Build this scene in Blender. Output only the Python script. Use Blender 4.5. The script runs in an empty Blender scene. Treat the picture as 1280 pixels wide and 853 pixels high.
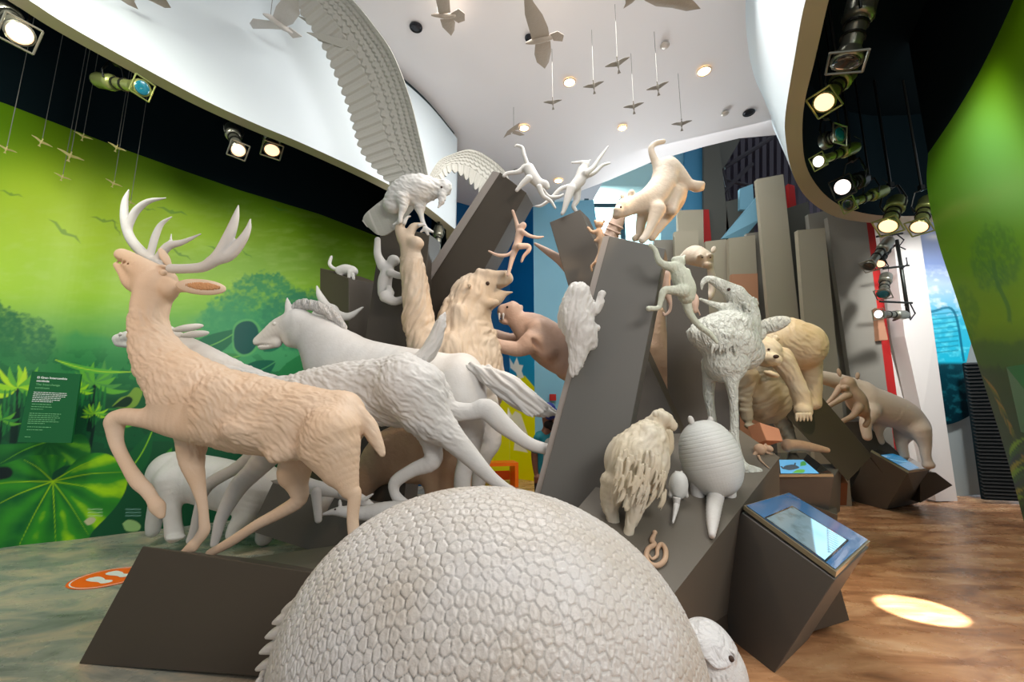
import bpy, bmesh, math, random
import numpy as np
from mathutils import Vector, Matrix
random.seed(7); np.random.seed(7)
SC = bpy.context.scene
COL = SC.collection
# ------------------------------------------------------------------ camera
F = 540.0; PITCH = math.radians(9.5); CAMP = np.array([0.0, 0.0, 1.6])
FW = np.array([0, math.cos(PITCH), math.sin(PITCH)]); UP = np.array([0, -math.sin(PITCH), math.cos(PITCH)])
cam = bpy.data.objects.new('camera', bpy.data.cameras.new('camera')); COL.objects.link(cam)
cam.location = CAMP; cam.rotation_euler = (math.pi/2 + PITCH, 0, 0)
cam.data.sensor_width = 36; cam.data.lens = 36*F/1280; cam.data.clip_start = 0.05; cam.data.clip_end = 200
SC.camera = cam
# ------------------------------------------------------------------ light
SC.view_settings.view_transform = 'Standard'; SC.view_settings.look = 'None'
SC.view_settings.gamma = 1.0; SC.view_settings.use_curve_mapping = False
SC.view_settings.exposure = 0.70
W = bpy.data.worlds.new('world'); SC.world = W; W.use_nodes = True
W.node_tree.nodes['Background'].inputs[0].default_value = (0.80, 0.90, 1.0, 1)
W.node_tree.nodes['Background'].inputs[1].default_value = 0.29
def light(name, kind, loc, target, energy, color=(1, 1, 1), size=1.0, size_y=None, spot=None, blend=0.5):
    d = bpy.data.lights.new(name, kind); d.energy = energy; d.color = color
    if kind == 'AREA':
        d.size = size
        if size_y: d.shape = 'RECTANGLE'; d.size_y = size_y
    elif kind == 'SUN': d.angle = size
    else: d.shadow_soft_size = size
    if spot: d.spot_size = math.radians(spot); d.spot_blend = blend
    o = bpy.data.objects.new(name, d); COL.objects.link(o); o.location = loc
    o.rotation_euler = (Vector(target) - Vector(loc)).to_track_quat('-Z', 'Y').to_euler()
    return o
light('daylight_behind', 'AREA', (3.5, -2.5, 5.2), (-0.5, 4, 1.2), 190, (1.0, 0.97, 0.93), 3, 2)
light('skylight_glow', 'AREA', (2.2, 12.3, 4.6), (0.8, 4.6, 2.2), 420, (0.88, 0.96, 1.0), 5, 3)
light('far_ceiling_fill', 'AREA', (1.2, 14.0, 3.2), (0.4, 8.5, 6.9), 190, (0.90, 0.97, 1.0), 5, 2)  # unseen lamp added to fill the far part of the ceiling
light('outside_daylight', 'AREA', (1.5, 14.2, 9.5), (1.5, 16, 6.5), 900, (0.95, 1.0, 1.0), 5, 3)
light('tower_fill', 'AREA', (3.6, 7.2, 6.4), (4.8, 10, 3.6), 30, (0.95, 0.98, 1.0), 2.5, 2)  # added indoor lamp, only there to brighten the boards
light('far_right_fill', 'SPOT', (6.6, 5.2, 4.8), (8.6, 8.6, 2.6), 420, (0.95, 0.97, 1.0), .2, spot=70)  # unseen spot added to lift the sea print and pillar
light('sun_patch_statues', 'SPOT', (0.9, 3.2, 6.7), (1.35, 4.1, 3.7), 170, (1.0, 0.98, 0.95), .02, spot=13, blend=.3)
light('sun_patch_bird', 'SPOT', (1.3, 3.0, 6.7), (1.75, 3.75, 2.2), 260, (1.0, 0.98, 0.95), .02, spot=9, blend=.3)
light('ceiling_fill', 'AREA', (0.9, 6.6, 4.9), (0.8, 6.7, 7.0), 15, (1.0, 0.98, 0.98), 5, 4)  # unseen upward lamp added to brighten the ceiling
light('ceiling_wash', 'AREA', (0.9, 4.4, 6.8), (0.2, 4.0, 0), 180, (1.0, 0.97, 0.93), 3.5, 3)
light('left_warm_spot', 'SPOT', (-3.9, 1.2, 3.0), (-1.6, 3.2, 1.2), 55, (1.0, 0.66, 0.40), .10, spot=75)
light('mural_wash', 'SPOT', (-3.2, 1.5, 4.9), (-5.6, 5.5, 2.8), 250, (1.0, 0.98, 0.85), .3, spot=95)
light('right_mural_wash', 'SPOT', (3.6, 4.2, 4.9), (7.0, 4.8, 2.4), 70, (1.0, 0.98, 0.88), .3, spot=95)
light('bear_warm_spot', 'SPOT', (3.6, 2.6, 5.6), (3.0, 4.7, 1.9), 160, (1.0, 0.74, 0.46), .06, spot=34)
light('sloth_warm_spot', 'SPOT', (1.6, 3.2, 4.8), (-0.2, 4.9, 2.3), 110, (1.0, 0.72, 0.45), .06, spot=36)
light('puma_warm_spot', 'SPOT', (4.2, 4.6, 3.6), (1.5, 4.2, 3.5), 130, (1.0, 0.48, 0.16), .06, spot=30)
light('sun_shaft', 'SPOT', (3.15, 3.1, 6.8), (3.36, 3.88, 0), 9000, (1.0, 0.97, 0.9), .03, spot=5, blend=.2)
# ------------------------------------------------------------------ pixel helpers: image point + real depth -> world point
def ray(px, py):
    d = FW + np.array([1, 0, 0])*(px-640)/F - UP*(py-426.5)/F
    return d
def P(px, py, Y):
    d = ray(px, py); return CAMP + d*(Y/d[1])
def PZ(px, py, z):
    d = ray(px, py); return CAMP + d*((z-CAMP[2])/d[2])
def proj(p):
    q = np.asarray(p, float)-CAMP; z = q@FW
    return np.stack([640+F*q[..., 0]/z, 426.5-F*(q@UP)/z], -1)
def scl(p): return float((np.asarray(p)-CAMP)@FW)/F      # metres per pixel there
def scr(p):                                              # the same for round forms, allowing for the wide lens' stretch off its axis
    q = np.asarray(p, float)-CAMP; return float(q@FW)/F*(float(q@FW)/np.linalg.norm(q))**.8
def L(r, g, b):
    f = lambda c: (c/255/12.92) if c/255 <= .04045 else ((c/255+.055)/1.055)**2.4
    return (f(r), f(g), f(b), 1)
# ------------------------------------------------------------------ materials
def mat(name, col, rough=.6, metal=0, bump=None, emit=None, coat=0, vary=None, trans=0, spec=.5):
    m = bpy.data.materials.new(name); m.use_nodes = True; nt = m.node_tree; b = nt.nodes['Principled BSDF']
    b.inputs['Base Color'].default_value = col; b.inputs['Roughness'].default_value = rough; b.inputs['Metallic'].default_value = metal
    b.inputs['Coat Weight'].default_value = coat; b.inputs['Transmission Weight'].default_value = trans
    b.inputs['Specular IOR Level'].default_value = spec
    if emit: b.inputs['Emission Color'].default_value = emit[0]; b.inputs['Emission Strength'].default_value = emit[1]
    tc = nt.nodes.new('ShaderNodeTexCoord')
    if vary:                       # (scale, second colour, amount)
        n = nt.nodes.new('ShaderNodeTexNoise'); n.inputs['Scale'].default_value = vary[0]; n.inputs['Detail'].default_value = 6
        nt.links.new(tc.outputs['Object'], n.inputs['Vector'])
        r = nt.nodes.new('ShaderNodeValToRGB'); r.color_ramp.elements[0].position = .5-vary[2]; r.color_ramp.elements[1].position = .5+vary[2]
        r.color_ramp.elements[0].color = vary[1]; r.color_ramp.elements[1].color = col
        nt.links.new(n.outputs['Fac'], r.inputs['Fac']); nt.links.new(r.outputs['Color'], b.inputs['Base Color'])
    if bump:                       # list of (scale vec or number, strength, distance, rotation)
        prev = None
        for (s, st, dist, rot) in bump:
            mp = nt.nodes.new('ShaderNodeMapping'); mp.inputs['Scale'].default_value = s if hasattr(s, '__len__') else (s, s, s)
            mp.inputs['Rotation'].default_value = [math.radians(a) for a in rot]
            n = nt.nodes.new('ShaderNodeTexNoise'); n.inputs['Scale'].default_value = 1; n.inputs['Detail'].default_value = 3; n.inputs['Distortion'].default_value = .6
            bp = nt.nodes.new('ShaderNodeBump'); bp.inputs['Strength'].default_value = st; bp.inputs['Distance'].default_value = dist
            nt.links.new(tc.outputs['Object'], mp.inputs['Vector']); nt.links.new(mp.outputs['Vector'], n.inputs['Vector'])
            mr = nt.nodes.new('ShaderNodeMapRange'); mr.inputs['From Min'].default_value = .32; mr.inputs['From Max'].default_value = .68; nt.links.new(n.outputs['Fac'], mr.inputs['Value']); nt.links.new(mr.outputs['Result'], bp.inputs['Height'])
            if prev: nt.links.new(prev.outputs['Normal'], bp.inputs['Normal'])
            prev = bp
        nt.links.new(prev.outputs['Normal'], b.inputs['Normal'])
    return m
def vcmat(name, rough=.45, coat=0):
    m = bpy.data.materials.new(name); m.use_nodes = True; nt = m.node_tree; b = nt.nodes['Principled BSDF']
    a = nt.nodes.new('ShaderNodeAttribute'); a.attribute_name = 'paint'
    nt.links.new(a.outputs['Color'], b.inputs['Base Color']); b.inputs['Roughness'].default_value = rough; b.inputs['Coat Weight'].default_value = coat; b.inputs['Specular IOR Level'].default_value = .25
    return m
# ------------------------------------------------------------------ objects
def thing(name, label, cat, loc, group=None):
    o = bpy.data.objects.new(name, None); COL.objects.link(o); o.location = [float(v) for v in loc]; o.empty_display_size = .1
    o['label'] = label; o['category'] = cat
    if group: o['group'] = group
    return o
def tag(o, label, cat, group=None):
    o['label'] = label; o['category'] = cat
    if group: o['group'] = group
    return o
def meshobj(name, V, Fs, m, parent=None, smooth=True, origin=None):
    """V in world coordinates; the object's origin goes to the parent's place (or origin)"""
    V = np.asarray(V, float)
    if parent is not None: org = np.array(parent_loc(parent))
    elif origin is not None: org = np.array(origin, float)
    else: org = np.zeros(3)
    me = bpy.data.meshes.new(name)
    W_ = V-org
    if isinstance(Fs, np.ndarray):
        n = len(Fs); k = Fs.shape[1]
        me.vertices.add(len(W_)); me.vertices.foreach_set('co', W_.astype(np.float32).ravel())
        me.loops.add(n*k); me.loops.foreach_set('vertex_index', Fs.astype(np.int32).ravel())
        me.polygons.add(n); me.polygons.foreach_set('loop_start', np.arange(0, n*k, k, dtype=np.int32))
        me.update(calc_edges=True); me.validate()
    else:
        me.from_pydata([tuple(v) for v in W_], [], [tuple(f) for f in Fs]); me.update()
    if smooth: me.polygons.foreach_set('use_smooth', [True]*len(me.polygons))
    if m is not None:
        for q in (m if isinstance(m, (list, tuple)) else [m]): me.materials.append(q)
    o = bpy.data.objects.new(name, me); COL.objects.link(o)
    if parent is not None: o.parent = parent
    else: o.location = org
    return o
def parent_loc(p):
    v = np.zeros(3)
    while p is not None: v = v+np.array(p.location); p = p.parent
    return v
def struct(name, V, Fs, m, smooth=False):
    o = meshobj(name, V, Fs, m, None, smooth); o['kind'] = 'structure'; return o
def paint(o, cols):
    me = o.data; a = me.color_attributes.new('paint', 'FLOAT_COLOR', 'POINT')
    c = np.ones((len(me.vertices), 4), np.float32); c[:, :3] = cols[:, :3]; a.data.foreach_set('color', c.ravel())
def bevel(o, w, seg=2):
    md = o.modifiers.new('bevel', 'BEVEL'); md.width = w; md.segments = seg; md.limit_method = 'ANGLE'; md.angle_limit = math.radians(35); return o
class MB:
    """collects shapes into one mesh"""
    def __init__(s): s.V = []; s.F = []
    def add(s, V, Fs):
        n = len(s.V); s.V += [tuple(float(c) for c in v) for v in V]; s.F += [tuple(i+n for i in f) for f in Fs]; return s
    def box(s, c, size, R=None):
        hx, hy, hz = [v/2 for v in size]; R = np.eye(3) if R is None else R
        V = [np.array(c)+R@np.array([x*hx, y*hy, z*hz]) for x in (-1, 1) for y in (-1, 1) for z in (-1, 1)]
        return s.add(V, [(0, 1, 3, 2), (4, 6, 7, 5), (0, 4, 5, 1), (2, 3, 7, 6), (0, 2, 6, 4), (1, 5, 7, 3)])
    def hexa(s, a, b):
        """a, b: matching quads (front / back)"""
        return s.add(list(a)+list(b), [(0, 1, 2, 3), (7, 6, 5, 4), (0, 4, 5, 1), (1, 5, 6, 2), (2, 6, 7, 3), (3, 7, 4, 0)])
    def tube(s, pts, r, n=10, cap=True):
        pts = [np.array(p, float) for p in pts]; rs = r if hasattr(r, '__len__') else [r]*len(pts)
        ring = []; t0 = None
        up = np.array([0, 0, 1.0])
        prevn = None
        for i, p in enumerate(pts):
            t = pts[min(i+1, len(pts)-1)]-pts[max(i-1, 0)]; t = t/(np.linalg.norm(t)+1e-9)
            if prevn is None:
                a = np.cross(t, up)
                if np.linalg.norm(a) < .1: a = np.cross(t, [1, 0, 0])
            else: a = prevn-t*(prevn@t)
            a = a/(np.linalg.norm(a)+1e-9); prevn = a; b = np.cross(t, a)
            ring.append([p+rs[i]*(a*math.cos(q)+b*math.sin(q)) for q in np.linspace(0, 2*math.pi, n, endpoint=False)])
        V = [v for r_ in ring for v in r_]; Fs = []
        for i in range(len(pts)-1):
            for j in range(n): k = (j+1) % n; Fs.append((i*n+j, i*n+k, (i+1)*n+k, (i+1)*n+j))
        if cap: Fs.append(tuple(range(n))[::-1]); Fs.append(tuple((len(pts)-1)*n+j for j in range(n)))
        return s.add(V, Fs)
    def prism(s, poly, off):
        """poly: list of 3D points, off: offset vector"""
        n = len(poly); off = np.array(off, float)
        V = [np.array(p, float) for p in poly]; V2 = [v+off for v in V]
        return s.add(V+V2, [tuple(range(n)), tuple(range(2*n-1, n-1, -1))]+[(i, i+n, (i+1) % n+n, (i+1) % n) for i in range(n)])
    def sphere(s, c, r, n=12, m=8, R=None):
        r = np.array(r if hasattr(r, '__len__') else [r]*3, float); R = np.eye(3) if R is None else R; c = np.array(c, float)
        V = [c+R@(r*np.array([0, 0, 1])), c+R@(r*np.array([0, 0, -1]))]; Fs = []
        for i in range(1, m):
            for j in range(n):
                th = math.pi*i/m; ph = 2*math.pi*j/n
                V.append(c+R@(r*np.array([math.sin(th)*math.cos(ph), math.sin(th)*math.sin(ph), math.cos(th)])))
        for j in range(n):
            k = (j+1) % n; Fs.append((0, 2+j, 2+k)); Fs.append((1, 2+(m-2)*n+k, 2+(m-2)*n+j))
            for i in range(m-2): Fs.append((2+i*n+j, 2+(i+1)*n+j, 2+(i+1)*n+k, 2+i*n+k))
        return s.add(V, Fs)
    def build(s, name, m, parent=None, smooth=False, origin=None): return meshobj(name, s.V, s.F, m, parent, smooth, origin)
# ------------------------------------------------------------------ sculpting: smooth union of tapered limbs, polygonised as one surface
def frame(p):
    """right, up, away axes of a figure seen from the camera at p (horizontal)"""
    d = np.asarray(p, float)-CAMP; d[2] = 0; d /= np.linalg.norm(d); r = np.array([d[1], -d[0], 0]); return r, np.array([0, 0, 1.0]), d
def spline(pts, n):
    pts = np.array(pts, float)
    if len(pts) < 3 or n <= 1: return pts
    out = []; Q = np.vstack([2*pts[0]-pts[1], pts, 2*pts[-1]-pts[-2]])
    for i in range(1, len(Q)-2):
        for t in np.linspace(0, 1, n, endpoint=False):
            a, b, c, d = Q[i-1], Q[i], Q[i+1], Q[i+2]
            out.append(.5*((2*b)+(c-a)*t+(2*a-5*b+4*c-d)*t*t+(3*b-a-3*c+d)*t**3))
    out.append(pts[-1]); return np.array(out)
def surface_nets(f, o, h):
    s = f < 0; nx, ny, nz = f.shape
    c8 = np.zeros((nx-1, ny-1, nz-1), np.uint8)
    corners = [(0, 0, 0), (1, 0, 0), (0, 1, 0), (1, 1, 0), (0, 0, 1), (1, 0, 1), (0, 1, 1), (1, 1, 1)]
    for c in corners: c8 += s[c[0]:nx-1+c[0], c[1]:ny-1+c[1], c[2]:nz-1+c[2]]
    act = (c8 > 0) & (c8 < 8); ids = np.argwhere(act); idx = np.full(act.shape, -1, np.int32); idx[act] = np.arange(len(ids))
    lin_ = lambda c: f[ids[:, 0]+c[0], ids[:, 1]+c[1], ids[:, 2]+c[2]]
    fc = {c: lin_(c) for c in corners}; acc = np.zeros((len(ids), 3)); cnt = np.zeros(len(ids))
    for a in corners:
        for ax in range(3):
            if a[ax]: continue
            b = list(a); b[ax] = 1; fa, fb = fc[a], fc[tuple(b)]; m = (fa < 0) != (fb < 0); t = np.where(m, fa/np.where(m, fa-fb, 1), 0)
            for k in range(3): acc[:, k] += np.where(m, a[k]+(t if k == ax else 0), 0)
            cnt += m
    V = (acc/cnt[:, None]+ids)*h+o
    Q = []
    for ax in range(3):
        a = [slice(1, -1)]*3; a[ax] = slice(0, -1); b = [slice(1, -1)]*3; b[ax] = slice(1, None)
        sa = s[tuple(a)]; sb = s[tuple(b)]; m = sa != sb; e = np.argwhere(m); fl = sa[m]
        e = e+np.array([0 if k == ax else 1 for k in range(3)])
        u, v = [(1, 2), (2, 0), (0, 1)][ax]
        def at(du, dv):
            q = e.copy(); q[:, u] += du; q[:, v] += dv; return idx[q[:, 0], q[:, 1], q[:, 2]]
        q = np.stack([at(-1, -1), at(0, -1), at(0, 0), at(-1, 0)], 1)
        q[~fl] = q[~fl][:, ::-1]; Q.append(q)
    Q = np.vstack(Q); Q = Q[(Q >= 0).all(1)]
    return V, Q
class Sculpt:
    """primitives given in image px with a true depth Y; flat = thickness away from the viewer relative to the seen one"""
    def __init__(s, flat=1.0, k=6.0): s.pr = []; s.flat = flat; s.k = k; s.ax = None
    def limb(s, pts, k=None, flat=None, n=1, cut=False, closed=False, ax=None):
        A = []
        for q in spline(pts, n):
            p = P(q[0], q[1], q[2]); A.append((p, q[3]*scr(p)))
        return s.wlimb(A, k, flat, cut, ax)
    def wlimb(s, A, k=None, flat=None, cut=False, ax=None):
        kk = (s.k if k is None else k)*scl(A[0][0]); fl = s.flat if flat is None else flat
        if len(A) == 1: A = [A[0], A[0]]
        s.pr.append(('limb', A, kk, fl, cut, ax)); return s
    def blob(s, px, py, Y, rx, ry, rz=None, rot=0, k=None, cut=False, yaw=0):
        """ellipsoid: rx, ry seen radii in px, rz away radius px, rot = in-image turn (deg, clockwise on screen)"""
        c = P(px, py, Y); m = scr(c); r, u, d = frame(c)
        ya = math.radians(yaw); r, d = r*math.cos(ya)+d*math.sin(ya), d*math.cos(ya)-r*math.sin(ya)
        a = math.radians(-rot); ex = r*math.cos(a)+u*math.sin(a); ey = -r*math.sin(a)+u*math.cos(a)
        s.pr.append(('blob', c, np.stack([ex, ey, d]), np.array([rx, ry, rz or min(rx, ry)])*m, (s.k if k is None else k)*m, cut)); return s
    def mesh(s, vox):
        def bb(p):
            if p[0] == 'limb':
                a = np.array([q[0] for q in p[1]]); r = max(q[1] for q in p[1])*max(1, p[3])
                return a.min(0)-r, a.max(0)+r
            r = p[3].max(); return p[1]-r, p[1]+r
        B = [bb(p) for p in s.pr]
        add = [b for b, p in zip(B, s.pr) if not p[-1 if p[0] == 'blob' else 4]]
        lo = np.min([b[0] for b in add], 0)-vox*4; hi = np.max([b[1] for b in add], 0)+vox*4
        n = np.ceil((hi-lo)/vox).astype(int)+1
        while n.prod() > 2.4e7: vox *= 1.15; n = np.ceil((hi-lo)/vox).astype(int)+1
        f = np.full(n, .2, np.float32)
        ax = [lo[i]+vox*np.arange(n[i], dtype=np.float32) for i in range(3)]
        for p, b in zip(s.pr, B):
            if p[0] == 'limb':
                A = p[1]; kk = p[2]; fl = p[3]; cut = p[4]
                segs = [(A[i], A[i+1]) for i in range(len(A)-1)]
                fr = frame(A[0][0])[2] if p[5] is None else np.array(p[5], float)
            else: segs = [None]; kk = p[4]; cut = p[5]
            pad = kk+vox*3
            BL, BH = b
            i0 = np.clip(np.floor((BL-pad-lo)/vox).astype(int), 0, n-1); i1 = np.clip(np.ceil((BH+pad-lo)/vox).astype(int)+1, 1, n)
            if (i1 <= i0).any(): continue
            big = tuple(slice(a, c) for a, c in zip(i0, i1)); D = np.full(tuple(i1-i0), 9., np.float32)
            for sg in segs:
                if sg is None: l0, h0 = b
                else:
                    r = max(sg[0][1], sg[1][1])*max(1, fl); l0 = np.minimum(sg[0][0], sg[1][0])-r; h0 = np.maximum(sg[0][0], sg[1][0])+r
                j0 = np.maximum(np.clip(np.floor((l0-pad-lo)/vox).astype(int), 0, n-1), i0); j1 = np.minimum(np.clip(np.ceil((h0+pad-lo)/vox).astype(int)+1, 1, n), i1)
                if (j1 <= j0).any(): continue
                X, Y_, Z = np.meshgrid(*[ax[k][j0[k]:j1[k]] for k in range(3)], indexing='ij')
                if sg is None:
                    q = [(X-p[1][0])*e[0]+(Y_-p[1][1])*e[1]+(Z-p[1][2])*e[2] for e in p[2]]
                    k0 = np.sqrt(sum((a/r)**2 for a, r in zip(q, p[3]))); k1 = np.sqrt(sum((a/r**2)**2 for a, r in zip(q, p[3])))
                    d = k0*(k0-1)/np.maximum(k1, 1e-6)
                else:
                    (a, ra), (c, rc) = sg
                    vx, vy, vz = X-a[0], Y_-a[1], Z-a[2]; e = c-a; L2 = float(e@e)+1e-12
                    t = np.clip((vx*e[0]+vy*e[1]+vz*e[2])/L2, 0, 1)
                    wx, wy, wz = vx-t*e[0], vy-t*e[1], vz-t*e[2]
                    if fl != 1:
                        dn = wx*fr[0]+wy*fr[1]+wz*fr[2]; g = 1/fl-1
                        wx, wy, wz = wx+dn*g*fr[0], wy+dn*g*fr[1], wz+dn*g*fr[2]
                    d = np.sqrt(wx*wx+wy*wy+wz*wz)-(ra+t*(rc-ra))
                    if fl < 1: d *= max(fl, .5)
                ls = tuple(slice(u-v, w-v) for u, w, v in zip(j0, j1, i0)); D[ls] = np.minimum(D[ls], d)
            g0 = f[big]
            if cut:
                D = -D; hh = np.maximum(kk-np.abs(g0-D), 0)/max(kk, 1e-6); f[big] = np.maximum(g0, D)+hh*hh*kk*.25
            else:
                hh = np.maximum(kk-np.abs(g0-D), 0)/max(kk, 1e-6); f[big] = np.minimum(g0, D)-hh*hh*kk*.25
        return surface_nets(f, lo, vox)
    def hit(s, px, py, default=None):
        V, Q = s.mesh(scl(P(px, py, s.Y))*2.5); return surf_y(V, px, py, s.Y if default is None else default)-s.Y
    def build(s, name, m, parent, px=1.5):
        c = np.mean([(p[1][0][0] if p[0] == 'limb' else p[1]) for p in s.pr], 0)
        V, Q = s.mesh(scl(c)*px)
        return meshobj(name, V, Q, m, parent)
_T3 = np.random.RandomState(11).rand(32, 32, 32).astype(np.float32)
def vn3(x, y, z):
    xi, yi, zi = np.floor(x).astype(int), np.floor(y).astype(int), np.floor(z).astype(int); fx, fy, fz = x-xi, y-yi, z-zi
    fx, fy, fz = [a*a*(3-2*a) for a in (fx, fy, fz)]; g = lambda a, b, c: _T3[(xi+a) % 32, (yi+b) % 32, (zi+c) % 32]
    l = lambda p, q, t: p+(q-p)*t
    return l(l(l(g(0, 0, 0), g(1, 0, 0), fx), l(g(0, 1, 0), g(1, 1, 0), fx), fy), l(l(g(0, 0, 1), g(1, 0, 1), fx), l(g(0, 1, 1), g(1, 1, 1), fx), fy), fz)
def pelt(t, amp, across, ratio, ang, mask=None, name='body', warp=35):
    """carve locks of hair into a modelled surface: amp and across in image px, ang = lie of the hair on screen"""
    for o in [c for c in t.children if c.name.startswith(name)]:
        me = o.data; n = len(me.vertices); co = np.empty(n*3, np.float32); me.vertices.foreach_get('co', co); co = co.reshape(-1, 3); no = np.empty(n*3, np.float32); me.vertices.foreach_get('normal', no); no = no.reshape(-1, 3)
        w = co+parent_loc(t); c = w.mean(0); m = scl(c); r, u, d = frame(c); q = proj(w)
        a = w@r/m; b = w@u/m; e = w@d/m
        th = math.radians(ang); al = a*math.cos(th)-b*math.sin(th); ac = a*math.sin(th)+b*math.cos(th)
        k_ = warp/35; ac = ac+k_*(14*(vn3(a/45, b/45, e/45)-.5)*2+5*(vn3(a/14+5, b/14, e/14)-.5)); al = al+8*vn3(a/20+9, b/20, e/20)
        h = 0
        for k, (f, g) in enumerate(((1, .6), (1.9, .4))):
            v = vn3(al/(across*ratio)*f+7*k, ac/across*f+3*k, e/across*f*.6); v = np.clip((v-.22)/.56, 0, 1); h = h+g*v
        mk = 1 if mask is None else np.clip(mask(q[:, 0], q[:, 1]), 0, 1)
        co = co+no*((h-.5)*amp*m*mk)[:, None]; me.vertices.foreach_set('co', co.astype(np.float32).ravel()); me.update()
def surf_y(V, px, py, default, rad=3.0):
    q = proj(V); k = np.hypot(q[:, 0]-px, q[:, 1]-py) < rad; return float(V[k, 1].min()) if k.any() else default
def eye(parent, px, py, Y, r, m, name='body'):
    for o in [c for c in parent.children if c.name.startswith(name)]:
        n = len(o.data.vertices); co = np.empty(n*3, np.float32); o.data.vertices.foreach_get('co', co); Y = surf_y(co.reshape(-1, 3)+parent_loc(parent), px, py, Y)+r*.35*scl(P(px, py, Y))
    c = P(px, py, Y); return MB().sphere(c, r*scl(c)).build('eye', m, parent, True)
# ------------------------------------------------------------------ setting
def ribbon(name, A, B, m, smooth=True, n=8, kind=True):
    """surface between two matching polylines of world points"""
    A = np.array(A); B = np.array(B); k = len(A)
    V = np.array([A[i]*(1-t)+B[i]*t for i in range(k) for t in np.linspace(0, 1, n)])
    Fs = [(i*n+j, i*n+j+1, (i+1)*n+j+1, (i+1)*n+j) for i in range(k-1) for j in range(n-1)]
    return struct(name, V, Fs, m, smooth)
M = {}
M['white_wall'] = mat('white_plaster', (.58, .645, .68, 1), .6)
M['ceiling'] = mat('ceiling_paint', (.74, .71, .715, 1), .7)
M['tan_trim'] = mat('tan_trim', L(176, 166, 138), .5)
M['void'] = mat('dark_void', (.004, .012, .016, 1), .9, spec=.1)
M['gap'] = mat('shadow_gap', (.01, .025, .03, 1), .8)
# floor: polished stained concrete
def floor_mat():
    m = bpy.data.materials.new('polished_concrete'); m.use_nodes = True; nt = m.node_tree; b = nt.nodes['Principled BSDF']
    tc = nt.nodes.new('ShaderNodeTexCoord'); lk = nt.links.new
    def noise(sc, scale, det, dist=0):
        mp = nt.nodes.new('ShaderNodeMapping'); mp.inputs['Scale'].default_value = sc; mp.inputs['Rotation'].default_value = (0, 0, .35)
        n = nt.nodes.new('ShaderNodeTexNoise'); n.inputs['Scale'].default_value = scale; n.inputs['Detail'].default_value = det; n.inputs['Distortion'].default_value = dist; n.inputs['Roughness'].default_value = .62
        lk(tc.outputs['Object'], mp.inputs['Vector']); lk(mp.outputs['Vector'], n.inputs['Vector']); return n
    def ramp(src, els):
        r = nt.nodes.new('ShaderNodeValToRGB'); r.color_ramp.elements[0].position, r.color_ramp.elements[0].color = els[0]
        r.color_ramp.elements[1].position, r.color_ramp.elements[1].color = els[-1]
        for p, c in els[1:-1]: e = r.color_ramp.elements.new(p); e.color = c
        lk(src, r.inputs['Fac']); return r
    n1 = noise((1, 3.0, 1), 1.3, 9, .8); n2 = noise((1, 2.2, 1), 1.1, 10, 1.2)
    brown = ramp(n1.outputs['Fac'], [(.30, (.22, .095, .042, 1)), (.48, (.50, .235, .105, 1)), (.60, (.68, .37, .18, 1)), (.75, (.82, .56, .34, 1))])
    grey = ramp(n2.outputs['Fac'], [(.30, (.15, .165, .14, 1)), (.45, (.33, .35, .30, 1)), (.55, (.50, .45, .34, 1)), (.66, (.66, .54, .38, 1)), (.78, (.56, .34, .18, 1))])
    sx = nt.nodes.new('ShaderNodeSeparateXYZ'); lk(tc.outputs['Object'], sx.inputs['Vector'])
    mr = nt.nodes.new('ShaderNodeMapRange'); mr.inputs['From Min'].default_value = -2.2; mr.inputs['From Max'].default_value = .6
    lk(sx.outputs['X'], mr.inputs['Value'])
    mx = nt.nodes.new('ShaderNodeMix'); mx.data_type = 'RGBA'; lk(mr.outputs['Result'], mx.inputs['Factor']); lk(grey.outputs['Color'], mx.inputs[6]); lk(brown.outputs['Color'], mx.inputs[7])
    lk(mx.outputs[2], b.inputs['Base Color'])
    n3 = noise((1, 1, 1), 3.0, 5); rr = nt.nodes.new('ShaderNodeMapRange'); rr.inputs['To Min'].default_value = .14; rr.inputs['To Max'].default_value = .42; lk(n3.outputs['Fac'], rr.inputs['Value']); lk(rr.outputs['Result'], b.inputs['Roughness'])
    bp = nt.nodes.new('ShaderNodeBump'); bp.inputs['Strength'].default_value = .06; bp.inputs['Distance'].default_value = .02; lk(n3.outputs['Fac'], bp.inputs['Height']); lk(bp.outputs['Normal'], b.inputs['Normal'])
    return m
M['floor'] = floor_mat()
struct('floor', [(-12, -4, 0), (12, -4, 0), (12, 22, 0), (-12, 22, 0)], [(0, 1, 2, 3)], M['floor'])
ZC = 7.0
edge = [(520, 330), (580, 300), (636, 277), (690, 252), (760, 226), (816, 202), (882, 183), (924, 173), (969, 169), (1010, 168)]
E = [PZ(x, y, ZC) for x, y in edge]
poly = [(-9, -3, ZC), (9, -3, ZC), (9, float(E[-1][1]), ZC)]+[tuple(e) for e in E[::-1]]+[(-9, float(E[0][1]), ZC)]
b = MB().prism(poly, (0, 0, .35)); o = b.build('ceiling', M['ceiling']); o['kind'] = 'structure'
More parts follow.
